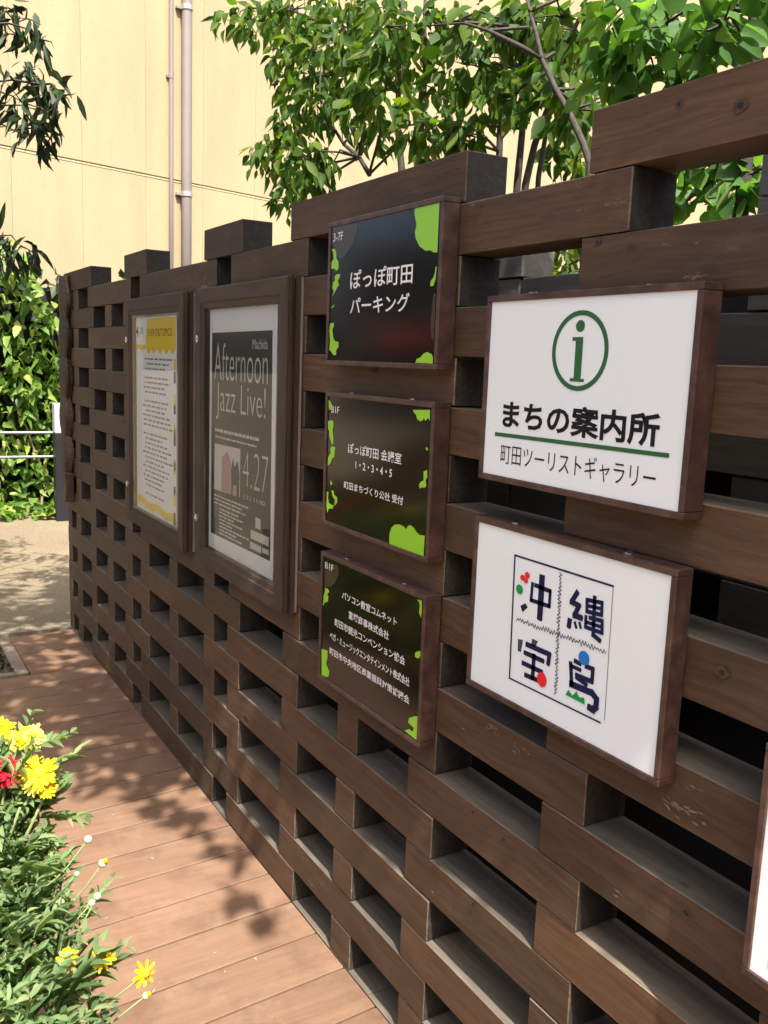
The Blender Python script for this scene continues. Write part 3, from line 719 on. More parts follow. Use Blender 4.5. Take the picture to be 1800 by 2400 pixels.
FOL =  [(-17.2, -8.6, 7.3), (-16.9, -8.3, 7.0), (-16.3, -8.5, 6.1), (-15.5, -8.2, 6.0), (-15.2, -7.7, 6.1), (-15.0, -8.5, 5.6), (-14.2, -8.1, 5.6), (-14.3, -8.4, 5.0), (-13.4, -7.8, 5.5), (-14.6, -9.0, 5.2)]
FOL1 = [(-17.48, -8.77, 7.23), (-17.1, -8.53, 7.19), (-17.14, -8.75, 6.71), (-16.76, -8.51, 6.67), (-16.88, -8.88, 6.19), (-16.52, -8.63, 6.32), (-16.9, -8.45, 7.01), (-17.81, -8.79, 7.61), (-17.56, -8.6, 7.51)]
FOL2 = [(-16.39, -8.79, 6.35), (-15.95, -8.5, 6.19), (-15.57, -8.32, 6.02), (-16.37, -8.95, 5.74), (-15.78, -8.75, 5.78), (-15.47, -8.45, 5.71), (-15.84, -9.17, 5.39), (-15.46, -8.94, 5.31), (-15.13, -9.06, 5.08), (-14.8, -8.71, 5.1), (-14.45, -8.49, 5.11), (-14.11, -8.36, 4.99), (-14.65, -8.93, 4.81), (-14.21, -8.61, 4.77), (-14.94, -9.23, 4.8), (-13.84, -8.34, 4.86), (-15.54, -9.34, 5.15), (-15.47, -8.73, 5.4)]

# ------------------------------------------------------------------ setting: ground, deck, soil bed
DX0, DX1, DY0, DY1 = -53.7, 14.0, -27.0, 5.2
gz = -0.04
mb = MB()
B = 900
for (x0, x1, y0, y1) in ((-B, DX0, -B, B), (DX1, B, -B, B), (DX0, DX1, -B, DY0), (DX0, DX1, DY1, B)):
    mb.quad([(x0, y0, gz), (x1, y0, gz), (x1, y1, gz), (x0, y1, gz)])
mb.build('ground', 'ground', kind='structure')
mb = MB()
mb.box(DX0, DX1, DY0, DY1, -1.2, -0.32)
deck = mb.build('deck', 'soil', kind='structure')
SH = 0.075
PW = 1.68
BEDX0, BEDX1, BEDY0, BEDY1 = -53.26, -46.0, -13.0, -3.5
k = -30
while True:
    xa = -17.5 + PW * k
    k += 1
    if xa > DX1 - 2.5:
        break
    xb = xa + PW
    if xa < DX0 - 0.6:
        continue
    spans = [(DY0, -0.03)]
    if xa < BEDX1 - 0.2:
        spans = [(BEDY1 + 0.02, -0.03), (DY0, BEDY0 - 0.02)]
    for (y0, y1) in spans:
        ym = (y0 + y1) / 2
        xo = xa - SH * ym
        mb = MB()
        g = 0.036
        x0p, x1p = xa + g, xb - g
        dz = rnd.uniform(-0.012, 0.006)
        mb.box(x0p, x1p, y0 + rnd.uniform(0, 0.04), y1, -0.3, dz, 0.016)
        mb.v = [(max(x - SH * y, -53.27), y, z) for x, y, z in mb.v]
        if xb - SH * y1 < -53.0:
            continue
        mb.build('plank', 'deck', deck, ((xa + xb) / 2 - SH * ym, ym, 0))
mb = MB()
mb.box(-53.95, -53.28, DY0, 5.0, -0.3, 0.004, 0.02)
mb.build('edge_board', 'kerb', deck, (-53.6, -10, 0))
mb = MB()
mb.quad([(BEDX0, BEDY0, -0.12), (BEDX1, BEDY0, -0.12), (BEDX1, BEDY1, -0.12), (BEDX0, BEDY1, -0.12)])
bed = mb.build('planting_bed', 'soil', kind='structure')
for (x0, x1, y0, y1) in ((BEDX0, BEDX1, BEDY1 - 0.62, BEDY1), (BEDX1 - 0.4, BEDX1 + 0.02, BEDY0, BEDY1 - 0.63), (BEDX0, BEDX0 + 0.4, BEDY0, BEDY1 - 0.63)):
    mb = MB()
    mb.box(x0, x1, y0, y1, -0.3, 0.06, 0.03)
    mb.build('kerb', 'kerb', bed, ((x0 + x1) / 2, (y0 + y1) / 2, 0))
# soil behind the wall
mb = MB()
mb.quad([(-64, 5.3, -0.02), (16, 5.3, -0.02), (16, 40, -0.02), (-64, 40, -0.02)])
mb.build('soil_strip', 'soil', kind='structure')

# ------------------------------------------------------------------ the timber lattice wall
wall = thing('timber_wall', 'dark brown lattice wall of stacked square timbers along the deck', 'wall', (-26, 0.5, 0))
ODD = [(-53.55, -46.8), (-44.4, -43.25), (-41.1, -37.32), (-34.45, -33.45), (-30.45, -27.0), (-23.57, -15.45), (-11.95, -3.6), (-0.4, 6)]
EVEN = [(-53.55, -52.62), (-51.3, -50.15), (-47.9, -39.95), (-38.55, -29.42), (-28.06, -22.5), (-20.05, -18.97), (-16.55, -10.86), (-7.18, 1.0), (3.2, 6)]
TOP = [(-53.55, -47.1), (-40.93, -37.63), (-30.6, -27.12), (-23.65, -15.43), (-11.9, -3.3), (-0.2, 6)]
for row in range(20):
    for (a, b) in (TOP if row == 19 else (ODD if row % 2 else EVEN)):
        jx = rnd.uniform(-0.03, 0.03)
        jy = rnd.uniform(-0.018, 0.018)
        short = b - a < 1.4
        if a > -53.5:
            a += jx
        b += rnd.uniform(-0.03, 0.03)
        z0, z1 = row + 0.008 + rnd.uniform(0, 0.008), row + 0.992 + rnd.uniform(-0.01, 0.0)
        mb = MB()
        mb.box(a, b, jy, (4.55 if short and row < 18 else 1.0 + jy), z0, z1, rnd.uniform(0.012, 0.024), (0, 1, 3, 2))
        # long timbers are never dead straight: bow them a touch and roughen the arrises
        if not short:
            mid, hl, bw, bz = (a + b) / 2, (b - a) / 2, rnd.uniform(-0.012, 0.012), rnd.uniform(-0.006, 0.0)
            mb.v = [(x, y + rnd.uniform(-0.004, 0.004), z + rnd.uniform(-0.004, 0.004)) for x, y, z in mb.v]
        mb.build('beam', ['wood', 'wood_top', 'wood_edge', 'wood_end'], wall, ((a + b) / 2, 0.5, row + 0.5))
for (a, b) in ((-53.5, -42.0), (-41.98, -30.1), (-30.08, -18.0), (-17.98, -6.0), (-5.98, 6)):
    mb = MB()
    mb.box(a, b, 0.005, 3.5, -0.9, -0.006, 0.015, (0, 1, 3, 2))
    mb.build('base_beam', ['wood', 'wood_top', 'wood_edge', 'wood_end'], wall, ((a + b) / 2, 1, -0.5))
for row in range(20):
    if row == 18:
        L = [(-53.4, -36.1), (-36.0, -18.0), (-11.4, -2)]
    elif row == 19:
        L = [(-11.4, -2)]
    elif row == 17:
        L = [(-53.4, -37.0), (-36.8, -18.12), (-18.0, -13.6), (-11.4, 6)]
    elif row % 2:
        L = [(-53.4, -45.2), (-43.8, -31), (-29.6, -20.1), (-18.0, -13.6), (-11.4, 6)]
    else:
        L = [(-53.4, -36.1), (-36.0, -18.1), (-18.0, -4.2), (-4.1, 6)]
    for a, b in L:
        mb = MB()
        jy = rnd.uniform(-0.03, 0.03)
        mb.box(a, b, 3.6 + jy + (1.0 if False else 0), 4.6 + jy, row + 0.01, row + 0.985, 0.02)
        mb.build('rear_beam', 'wood_rear', wall, ((a + b) / 2, 4.1, row + 0.5))
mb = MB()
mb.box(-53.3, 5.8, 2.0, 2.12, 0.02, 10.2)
mb.build('gap_shade_board', 'dark_fill', wall)  # added black sheet that stands for the dark void inside the openings
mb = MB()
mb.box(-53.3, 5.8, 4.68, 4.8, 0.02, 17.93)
mb.build('gap_shade_board', 'dark_fill', wall)  # second added sheet, keeps the rear gaps as dark as shade

# scraped patches where the stain has come off
for (X, Z, w, hh, n) in ((-13.55, 8.83, 0.42, 0.2, 12), (-12.6, 8.74, 0.5, 0.26, 9), (-8.75, 9.3, 0.8, 0.3, 24), (-14.5, 8.5, 0.08, 0.2, 2), (-8.6, 9.72, 0.35, 0.1, 3), (-9.95, 7.3, 0.2, 0.2, 4), (-15.3, 4.33, 0.12, 0.08, 3)):
    mb = MB()
    for q in range(n):
        x = X + rnd.uniform(-w / 2, w / 2)
        z = Z + rnd.uniform(-hh / 2, hh / 2)
        L, t = rnd.uniform(0.05, 0.2), rnd.uniform(0.006, 0.022)
        sl = rnd.uniform(-0.06, 0.02)
        yq = -0.0235 - 0.0002 * q
        mb.quad([(x - L / 2, yq, z), (x, yq, z - t + sl * 0.5), (x + L / 2, yq, z + sl), (x + L * 0.1, yq, z + t + sl * 0.5)])
    mb.build('scuff', 'scuff', wall, kind='stuff')

# knots in the stained faces
for (X, Z, rx) in ((-8.33, 11.63, 0.12), (-14.0, 6.83, 0.05), (-12.98, 6.72, 0.06), (-13.82, 4.87, 0.07), (-8.95, 19.45, 0.13), (-10.05, 19.7, 0.09), (-11.55, 17.9, 0.07), (-14.8, 18.85, 0.05), (-8.54, 7.73, 0.11), (-18.58, 5.74, 0.05), (-14.49, 4.37, 0.04), (-21.2, 9.4, 0.05), (-18.0, 3.5, 0.06), (-25.2, 6.5, 0.06), (-12.4, 2.5, 0.07)):
    kn_ = flat('knot', [[(X + rx * math.cos(a * 0.524) * rnd.uniform(0.85, 1.15), Z + rx * 0.75 * math.sin(a * 0.524) * rnd.uniform(0.85, 1.15)) for a in range(12)]], -0.0232, 'knot_rim', wall)
    flat('knot_core', [[(X + rx * 0.45 * math.cos(a * 0.785) * rnd.uniform(0.7, 1.2), Z + rx * 0.4 * math.sin(a * 0.785) * rnd.uniform(0.7, 1.2)) for a in range(8)]], -0.025, 'knot_core', kn_)

# ------------------------------------------------------------------ carved hanging at the far end of the wall
cv = thing('carved_hanging', 'dark carved wooden hanging of overlapping pod shapes at the far end of the wall', 'carving', (-52.4, -0.3, 9))
zt = 19.8
for i in range(5):
    mb = MB()
    hgt = 2.5
    n, m = 22, 18
    rows = []
    sw = (-1) ** i
    for r in range(n + 1):
        t = r / n
        w = 0.6 + 0.34 * math.sin(math.pi * min(1, 0.1 + 0.85 * t)) ** 1.4
        dp = 0.16 + 0.2 * math.sin(math.pi * min(1, 0.15 + 0.8 * t)) ** 1.2
        cxp = -53.45 + w + 0.05 * sw * math.sin(math.pi * t)
        gr = 0.025 * (1 if (r % 3 == 0 and t < 0.4) else 0)
        ring = []
        for q in range(m):
            an = 2 * math.pi * q / m
            rid = 1 + 0.07 * math.cos(an * 5 + i + t * 2) - gr + rnd.uniform(-0.02, 0.02)
            ring.append(len(mb.v))
            mb.v.append((cxp + w * math.cos(an) * rid, -0.14 + dp * math.sin(an) * rid, zt - hgt * t))
        rows.append(ring)
    for r in range(n):
        for q in range(m):
            mb.f.append((rows[r][q], rows[r][(q + 1) % m], rows[r + 1][(q + 1) % m], rows[r + 1][q]))
            mb.m.append(0)
    mb.f.append(tuple(rows[0][::-1])); mb.m.append(0)
    mb.f.append(tuple(rows[-1])); mb.m.append(0)
    mb.build('carved_pod', 'carve', cv, (-52.35, -0.32, zt - 1))
    zt -= 2.13
mb = MB()
mb.box(-52.4, -51.7, -0.5, 0.0, 7.6, zt + 0.05, 0.05)
mb.build('carved_stem', 'carve', cv)

# ------------------------------------------------------------------ framed signs on the wall
def box_sign(name, label, cat, X0, X1, Z0, Z1, t, pmat, group, fw=0.115, screws=True):
    o = thing(name, label, cat, ((X0 + X1) / 2, -0.02, Z0), group)
    yb = -0.025
    for (x0, x1, z0, z1) in ((X0, X1, Z1 - fw, Z1), (X0, X1, Z0, Z0 + fw), (X0, X0 + fw, Z0 + fw + .002, Z1 - fw - .002), (X1 - fw, X1, Z0 + fw + .002, Z1 - fw - .002)):
        mb = MB()
        mb.box(x0, x1, -t, yb, z0, z1, 0.014)
        mb.build('frame_bar', 'frame', o, ((x0 + x1) / 2, -t / 2, (z0 + z1) / 2))
    mb = MB()
    mb.box(X0 + fw * 0.7, X1 - fw * 0.7, -(t - 0.035), yb - 0.03, Z0 + fw * 0.7, Z1 - fw * 0.7)
    mb.build('panel', pmat, o)
    if screws:
        for sx in (X0 + 1.05, X1 - 1.15):
            mb = MB()
            mb.tube([(sx, -t * 0.5, Z1 - 0.01), (sx, -t * 0.5, Z1 + 0.025), (sx, -t * 0.5, Z1 + 0.045)], [0.085, 0.085, 0.04], 12)
            mb.build('screw', 'steel', o)
    return o

GB = 'black and lime green sign boxes on the timber wall'
GW = 'white sign boxes on the timber wall'
def black_sign(label, X0, X1, Z0, Z1, data):
    o = box_sign('sign_box', label, 'sign', X0, X1, Z0, Z1, 0.43, 'black', GB)
    for q in data['brown']:
        flat('brown_motif', [q], -0.3985, 'olive', o)
    for q in data['green']:
        flat('green_motif', [q], -0.401, 'lime', o)
    for i, (s, r) in enumerate(data['text']):
        lettering('lettering', s, r, -0.404, 'wlet', o, 0.012 if i else 0.0)
    return o
black_sign('black sign box with lime motifs reading 3-7F above car park lettering, topmost of three', -20.46, -15.49, 15.73, 19.1, B1)
black_sign('black sign box with numbers one to five, middle of the three black signs', -20.4, -15.49, 11.75, 15.08, B2)
black_sign('black sign box with five lines of white company names, lowest of three', -20.42, -15.49, 7.67, 11.05, B3)

# information sign
o = box_sign('sign_box', 'white tourist information sign box with a green circled i', 'sign', -13.9, -8.935, 13.752, 17.11, 0.43, 'white', GW)
Yt = -0.402
cx, cz = -11.375, 16.14
outer, inner = ellipse(cx, cz, 0.665, 0.645, 48), ellipse(cx, cz, 0.575, 0.565, 48)
mb = MB()
for q in range(48):
    n2 = (q + 1) % 48
    mb.quad([(outer[q][0], Yt, outer[q][1]), (outer[n2][0], Yt, outer[n2][1]), (inner[n2][0], Yt, inner[n2][1]), (inner[q][0], Yt, inner[q][1])])
mb.build('circle_mark', 'gprint', o)
flat('letter_i_dot', [ellipse(-11.387, 16.535, 0.105, 0.095, 24)], Yt, 'gprint', o)
flat('letter_i', [INFO['i']], Yt, 'gprint', o)
flat('green_line', [[(-13.48, 14.582), (-9.312, 14.62), (-9.312, 14.688), (-13.48, 14.652)]], Yt, 'gprint', o)
lettering('lettering', 'まちの案内所', INFO['text'][0][1], Yt, 'dlet', o, 0.028)
lettering('lettering', '町田ツーリストギャラリー', (-13.27, -9.53, 14.1, 14.47), Yt, 'dlet', o, -0.004)

# hand drawn four character sign
o = box_sign('sign_box', 'white sign box with hand drawn navy characters and coloured dots in a square', 'sign', -14.0, -8.985, 9.64, 13.02, 0.38, 'white', GW)
Yt = -0.352
for pts, w in OK['navy']:
    flat('brush_stroke', stroke_polys(pts, w), Yt, 'navy', o)
for pts, w in OK['thin']:
    flat('brush_stroke', stroke_polys(pts, w), Yt, 'greyp', o)
for (pts, w) in OK['scrib']:
    (a, b), (c, d) = pts
    n = 64
    L = math.hypot(c - a, d - b)
    ux, uz = (c - a) / L, (d - b) / L
    zz = []
    for q in range(n + 1):
        tt = q / n
        amp = w * rnd.uniform(0.15, 0.75) * (1 if q % 2 else -1)
        zz.append((a + (c - a) * tt - uz * amp, b + (d - b) * tt + ux * amp))
    flat('scribble_line', stroke_polys(zz, 0.014), Yt, 'navy', o, 0.0002)
flat('brush_stroke', [OK['diamond']], Yt, 'navy', o)
for q in OK['grey']:
    flat('brush_stroke', [q], Yt, 'greyp', o)
flat('green_crown_mark', [OK['crown']], Yt - 0.004, 'grnp', o)
for nme, q in OK['circ']:
    rx = abs(q[1][0] - q[0][0])
    rz = abs(q[2][1] - q[0][1])
    flat({'red': 'red_dot', 'green': 'green_dot', 'blue': 'blue_dot'}[nme], [ellipse(q[0][0], q[0][1], rx, rz, 28)], Yt - 0.006 - rnd.uniform(0, 0.001), {'red': 'redp', 'green': 'grnp', 'blue': 'bluep'}[nme], o)

# sign cut by the right edge of the picture
o = box_sign('sign_box', 'white sign box with a thin green border, nearest sign at the right edge', 'sign', -7.22, -2.2, 7.72, 11.08, 0.43, 'white', GW)
mb = MB()
for (x0, x1, z0, z1) in ((-6.83, -2.6, 8.05, 8.075), (-6.83, -2.6, 10.72, 10.745), (-6.83, -6.805, 8.08, 10.715), (-2.625, -2.6, 8.08, 10.715)):
    mb.quad([(x0, -0.402, z0), (x1, -0.402, z0), (x1, -0.402, z1), (x0, -0.402, z1)])
mb.build('border_line', 'gprint', o)

# ------------------------------------------------------------------ glazed notice boards
def notice_board(label, X0, X1, Z0, Z1):
    o = thing('notice_board', label, 'notice board', ((X0 + X1) / 2, 0, Z0), 'glazed notice boards on the timber wall')
    prof = [(0.0, -0.02), (0.0, -0.2), (0.09, -0.215), (0.09, -0.255), (0.02, -0.27), (0.0, -0.29), (0.0, -0.36), (0.045, -0.385), (0.045, -0.41), (0.02, -0.425), (0.05, -0.47), (0.47, -0.47), (0.5, -0.44), (0.54, -0.43), (0.66, -0.415), (0.68, -0.38), (0.68, -0.12)]
    cor = [(X0, Z0, 1, 1), (X1, Z0, -1, 1), (X1, Z1, -1, -1), (X0, Z1, 1, -1)]
    for s in range(4):
        A, Bc = cor[s], cor[(s + 1) % 4]
        mb = MB()
        for (i0, y0), (i1, y1) in zip(prof[:-1], prof[1:]):
            mb.quad([(A[0] + A[2] * i0, y0, A[1] + A[3] * i0), (Bc[0] + Bc[2] * i0, y0, Bc[1] + Bc[3] * i0), (Bc[0] + Bc[2] * i1, y1, Bc[1] + Bc[3] * i1), (A[0] + A[2] * i1, y1, A[1] + A[3] * i1)])
        for C_ in (A, Bc):
            mb.quad([(C_[0] + C_[2] * i, y, C_[1] + C_[3] * i) for i, y in prof])
        fo = mb.build('frame_bar', 'board', o, ((A[0] + Bc[0]) / 2, -0.25, (A[1] + Bc[1]) / 2))
        if s % 2:
            # grain of the stiles runs upright
            me = fo.data
            fo.rotation_euler = (0, math.radians(90), 0)
            for v in me.vertices:
                x, y, z = v.co
                v.co = (-z, y, x)
    mb = MB()
    mb.box(X0 + 0.3, X1 - 0.3, -0.13, -0.03, Z0 + 0.3, Z1 - 0.3)
    mb.build('back_panel', 'paper', o)
    mb = MB()
    mb.quad([(X0 + 0.6, -0.39, Z0 + 0.6), (X1 - 0.6, -0.39, Z0 + 0.6), (X1 - 0.6, -0.39, Z1 - 0.6), (X0 + 0.6, -0.39, Z1 - 0.6)])
    mb.build('glass_pane', 'glass', o)
    mb = MB()
    mb.box(X1 + 0.005, X1 + 0.05, -0.07, -0.02, Z0 + 0.05, Z1 - 0.02)
    mb.build('edge_strip', 'alu', o)
    for lz in (10.36, 16.38):
        mb = MB()
        mb.tube([(X0 + 0.27, -0.47, lz), (X0 + 0.27, -0.52, lz), (X0 + 0.27, -0.545, lz)], [0.13, 0.13, 0.07], 16)
        mb.build('lock', 'steel', o, smooth=False)
    return o

nb1 = notice_board('glazed notice board with a yellow headed event list', -39.0, -31.45, 8.75, 18.03)
nb2 = notice_board('glazed notice board with a dark jazz concert poster', -30.1, -22.7, 8.75, 18.03)

# event list
Yp = -0.2
pp = thing('event_list', 'white event list with a yellow scalloped header in the notice board', 'poster', (-35.9, Yp, 9.2))
mb = MB()
mb.box(-38.8, -32.98, Yp, Yp + 0.015, 9.22, 17.27)
mb.build('sheet', 'paper', pp)
sc = [(-36.7, 17.2), (-36.75, 16.9), (-36.95, 16.5), (-36.9, 16.05)]
bot = []
x = -36.9
while x < -33.1:
    for q in range(7):
        bot.append((x + 0.76 * q / 6, 16.05 - 0.2 * math.sin(math.pi * q / 6)))
    x += 0.77
flat('yellow_header', [[(-36.7, 17.2), (-36.82, 16.9), (-36.95, 16.5)] + bot + [(-33.05, 17.2)]], Yp - 0.004, 'yellowp', pp)
flat('yellow_scallop', [[(-38.6, 16.12), (-38.3, 15.98), (-37.9, 16.04), (-37.5, 15.96), (-37.0, 16.02), (-37.0, 16.18), (-38.6, 16.22)]], Yp - 0.004, 'yellowp', pp)
lettering('lettering', '4', (-38.35, -37.95, 16.52, 16.92), Yp - 0.006, 'dlet', pp, 0.02)
lettering('lettering', '月', (-37.74, -37.32, 16.58, 16.86), Yp - 0.006, 'dlet', pp)
lettering('lettering', 'EVENT&TOPICS', (-36.6, -33.52, 16.52, 16.8), Yp - 0.006, 'dlet', pp, -0.005)
mb = MB()
z = 15.6
while z > 10.0:
    x = -37.4 + rnd.uniform(0, 0.5)
    end = -33.6 - rnd.uniform(0, 1.2)
    while x < end:
        w = rnd.uniform(0.12, 0.5)
        mb.quad([(x, Yp - 0.004, z), (x + w, Yp - 0.004, z), (x + w, Yp - 0.004, z + 0.07), (x, Yp - 0.004, z + 0.07)])
        x += w + rnd.uniform(0.04, 0.16)
    z -= 0.19 if rnd.random() < 0.75 else 0.36
mb.build('small_print', 'greylet', pp)
for nme, mt, ph in (('yellow_edge', 'yellowp', 0), ('dark_edge', 'greyp', 1)):
    mb = MB()
    z, q = 15.7, 0
    while z > 9.9:
        hh = rnd.uniform(0.35, 0.7)
        if q % 2 == ph:
            for xx in (-38.72, -33.3):
                mb.quad([(xx, Yp - 0.004, z - hh), (xx + 0.26, Yp - 0.004, z - hh + 0.05), (xx + 0.22, Yp - 0.004, z), (xx + 0.02, Yp - 0.004, z - 0.04)])
        z -= hh + 0.08
        q += 1
    mb.build(nme, mt, pp)
flat('yellow_wave', [[(-38.7, 9.95), (-37.5, 10.0), (-36.5, 9.82), (-35.3, 9.95), (-34.2, 9.8), (-33.05, 9.95), (-33.05, 9.6), (-34.3, 9.5), (-35.4, 9.66), (-36.4, 9.52), (-37.6, 9.7), (-38.7, 9.62)]], Yp - 0.004, 'yellowp', pp)

# concert poster
pp = thing('concert_poster', 'dark concert poster with thin pale lettering reading Afternoon Jazz Live', 'poster', (-26.8, Yp, 9.3))
mb = MB()
mb.box(-29.5, -23.95, Yp, Yp + 0.015, 9.3, 17.33)
mb.build('sheet', 'paper', pp)
flat('dark_print', [[(-29.2, 9.93), (-24.15, 9.98), (-24.25, 16.62), (-29.2, 16.59)]], Yp - 0.003, 'darkp', pp)
lettering('lettering', 'Machida', (-25.72, -24.58, 16.09, 16.38), Yp - 0.006, 'palelet', pp, 0.0)
lettering('lettering', 'Afternoon', (-28.96, -24.54, 15.08, 16.26), Yp - 0.006, 'palelet', pp, -0.012)
lettering('lettering', 'Jazz Live!', (-28.76, -24.66, 13.8, 15.0), Yp - 0.006, 'palelet', pp, -0.012)
lettering('lettering', '4.27', (-26.36, -24.4, 11.89, 13.02), Yp - 0.006, 'palelet', pp, -0.022)
lettering('lettering', '(土) 11:00', (-26.3, -24.6, 11.5, 11.7), Yp - 0.006, 'palelet', pp, 0)
def dashes(nme, rows, mt):
    mb = MB()
    for (xa, xb, z, hh) in rows:
        x = xa
        while x < xb:
            w = min(rnd.uniform(0.1, 0.35), xb - x)
            mb.quad([(x, Yp - 0.006, z), (x + w, Yp - 0.006, z), (x + w, Yp - 0.006, z + hh), (x, Yp - 0.006, z + hh)])
            x += w + rnd.uniform(0.03, 0.08)
    return mb.build(nme, mt, pp)
dashes('small_print', [(-28.84, -25.1, 13.4, 0.1), (-28.8, -25.3, 13.2, 0.06)] + [(-28.9, -26.8 + (1.4 * rnd.random()), 11.25 - 0.125 * q, 0.055) for q in range(3)] + [(-28.4, -27.2 + 1.5 * rnd.random(), 10.85 - 0.115 * q, 0.055) for q in range(8)], 'palelet')
flat('photo_print', [[(-28.9, 11.46), (-26.58, 11.52), (-26.58, 13.03), (-28.88, 13.0)]], Yp - 0.005, 'palelet', pp)
flat('photo_print', [[(-28.2, 11.5), (-27.3, 11.5), (-27.35, 12.5), (-27.7, 12.85), (-28.2, 12.6)]], Yp - 0.007, 'pinkp', pp)
flat('photo_print', [[(-27.3, 11.5), (-26.65, 11.52), (-26.62, 12.2), (-26.8, 12.65), (-27.05, 12.4), (-27.2, 12.7), (-27.35, 12.3)]], Yp - 0.0085, 'greyp', pp)
flat('photo_print', [[(-27.2, 11.5), (-26.85, 11.51), (-26.9, 11.85), (-27.15, 11.83)]], Yp - 0.0095, 'tanp', pp)
for (x0, x1, z0, z1) in ((-25.3, -24.9, 10.78, 11.1), (-25.65, -24.27, 10.39, 10.66), (-25.7, -24.83, 10.08, 10.28), (-24.75, -24.26, 10.13, 10.28)):
    flat('pale_box_print', [[(x0, z0), (x1, z0), (x1, z1), (x0, z1)]], Yp - 0.005, 'palelet', pp)

# ------------------------------------------------------------------ cream building far behind
BA = 0.288
P0 = Vector((-117.25, 27.33, 0))
E_ = Vector((-math.sin(BA), math.cos(BA), 0))
N_ = Vector((math.cos(BA), math.sin(BA), 0))
def bp(s, d, z):
    q = P0 + E_ * s + N_ * d
    return (q.x, q.y, z)
def bbox(mb, s0, s1, d0, d1, z0, z1, c=0.0):
    t = MB()
    t.box(s0, s1, d0, d1, z0, z1, c)
    n = len(mb.v)
    mb.v += [bp(x, y, z) for x, y, z in t.v]
    mb.f += [tuple(n + i for i in reversed(f)) for f in t.f]
    mb.m += t.m
bld = thing('cream_building', 'tall cream rendered building wall with panel joints behind the trees', 'building', tuple(bp(30, 0, 0)))
mb = MB()
bbox(mb, -48, 185, -30, -0.14, -1, 118)
mb.build('wall_core', 'joint', bld)
PWD = 8.42
s = -13.66 - PWD * 4
first = True
while s < 178:
    for (z0, z1) in ((-0.5, 37.36), (37.52, 78), (78.16, 117)):
        if s > 60 and z0 < 0:
            pass
        mb = MB()
        bbox(mb, s + 0.018, s + PWD - 0.018, -0.12, rnd.uniform(-0.006, 0.006), z0, z1, 0.02)
        mb.build('wall_panel', 'cream', bld, tuple(bp(s + PWD / 2, 0, (z0 + z1) / 2)))
    s += PWD
mb = MB()
bbox(mb, -48, 185, -0.1, 0.05, 37.2, 37.3)
mb.build('drip_ledge', 'joint_v', bld)
# rainwater pipe with clamps, and a thin conduit
def bpipe(name, label, s, d, r, clamps, cmat):
    o = thing(name, label, 'pipe', tuple(bp(s, d, 0)))
    mb = MB()
    mb.tube([bp(s, d, -0.5), bp(s, d, 40), bp(s, d, 80), bp(s, d, 118)], r, 16)
    mb.build('pipe_run', 'pipe', o, smooth=True)
    for z in clamps:
        mb = MB()
        mb.tube([bp(s, d, z - 0.28), bp(s, d, z + 0.28)], r * 1.16, 16)
        q = len(mb.v)
        bbox(mb, s - r * 1.7, s + r * 1.7, 0.0, d * 0.5, z - 0.15, z + 0.15)
        mb.build('clamp', cmat, o)
    return o
bpipe('rain_pipe', 'thick mauve rainwater pipe clamped to the cream building', 0.0, 0.95, 0.64, (35.8, 57.6, 79.4), 'clamp')
bpipe('conduit', 'thin mauve conduit left of the thick pipe on the cream building', -1.95, 0.5, 0.27, (49.4, 66), 'pipe')

# ------------------------------------------------------------------ railing, post and vine hedge at the far left
rl = thing('railing', 'steel pipe railing in front of the vine hedge', 'railing', (-89.5, -8, 0))
for z in (8.2, 5.95):
    mb = MB()
    mb.tube([(-90.3, -13, z), (-89.6, 6.5, z), (-88.9, 26, z)], 0.14, 10)
    mb.build('rail', 'railsteel', rl, smooth=True)
for y in (-12, 22):
    mb = MB()
    mb.tube([(-90.3 + (y + 14) * 0.036, y, 0), (-90.3 + (y + 14) * 0.036, y, 8.2)], 0.22, 10)
    mb.build('rail_post', 'darkmetal', rl, smooth=True)
ps = thing('black_post', 'black square post with a pale grey head beside the railing', 'post', (-88.9, 6.75, 0))
mb = MB()
mb.box(-89.5, -88.3, 5.9, 7.5, -0.2, 8.25, 0.05)
mb.build('post_body', 'darkmetal', ps)
mb = MB()
mb.box(-89.5, -88.3, 5.9, 7.45, 8.26, 11.0, 0.06)
mb.build('post_head', 'posthead', ps)

hd = thing('vine_hedge', 'tall leafy vine hedge in sun and shade beyond the railing', 'hedge', (-95, 0, 0))
n = 8000
P = np.stack([NR.uniform(-97.5, -92.6, n), NR.uniform(-13, 48, n), NR.uniform(0.5, 28.5, n)], 1)
edge = 25.0 + 1.6 * np.sin(P[:, 1] * 0.6) + NR.normal(0, 0.7, n) - np.clip((P[:, 1] - 1.5) * 0.75, 0, 12)
keep = P[:, 2] < edge
P = P[keep]
P[:, 0] += np.clip((P[:, 2] - 13) * 0.12, 0, 2) + 0.5 * np.sin(P[:, 1] * 1.1 + P[:, 2] * 0.7)
P[:, 0] += np.where(NR.random(len(P)) < 0.55, 1.0, 0.0)
D = np.stack([NR.uniform(0.2, 1, len(P)), NR.normal(0, 0.5, len(P)), NR.uniform(-1.3, 0.1, len(P))], 1)
leaves('foliage', P, D, NR.uniform(0.8, 1.75, len(P)), NR.uniform(0.45, 0.95, len(P)), 'leaf_hedge', hd, 'vine', roll=0.5)
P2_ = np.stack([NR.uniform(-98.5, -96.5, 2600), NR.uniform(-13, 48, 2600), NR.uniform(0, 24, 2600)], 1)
leaves('inner_foliage', P2_, np.stack([NR.uniform(0.2, 1, 2600), NR.normal(0, 0.6, 2600), NR.uniform(-1.2, 0.2, 2600)], 1), NR.uniform(1.2, 2.4, 2600), NR.uniform(0.8, 1.6, 2600), 'leaf_dark', hd, 'simple')
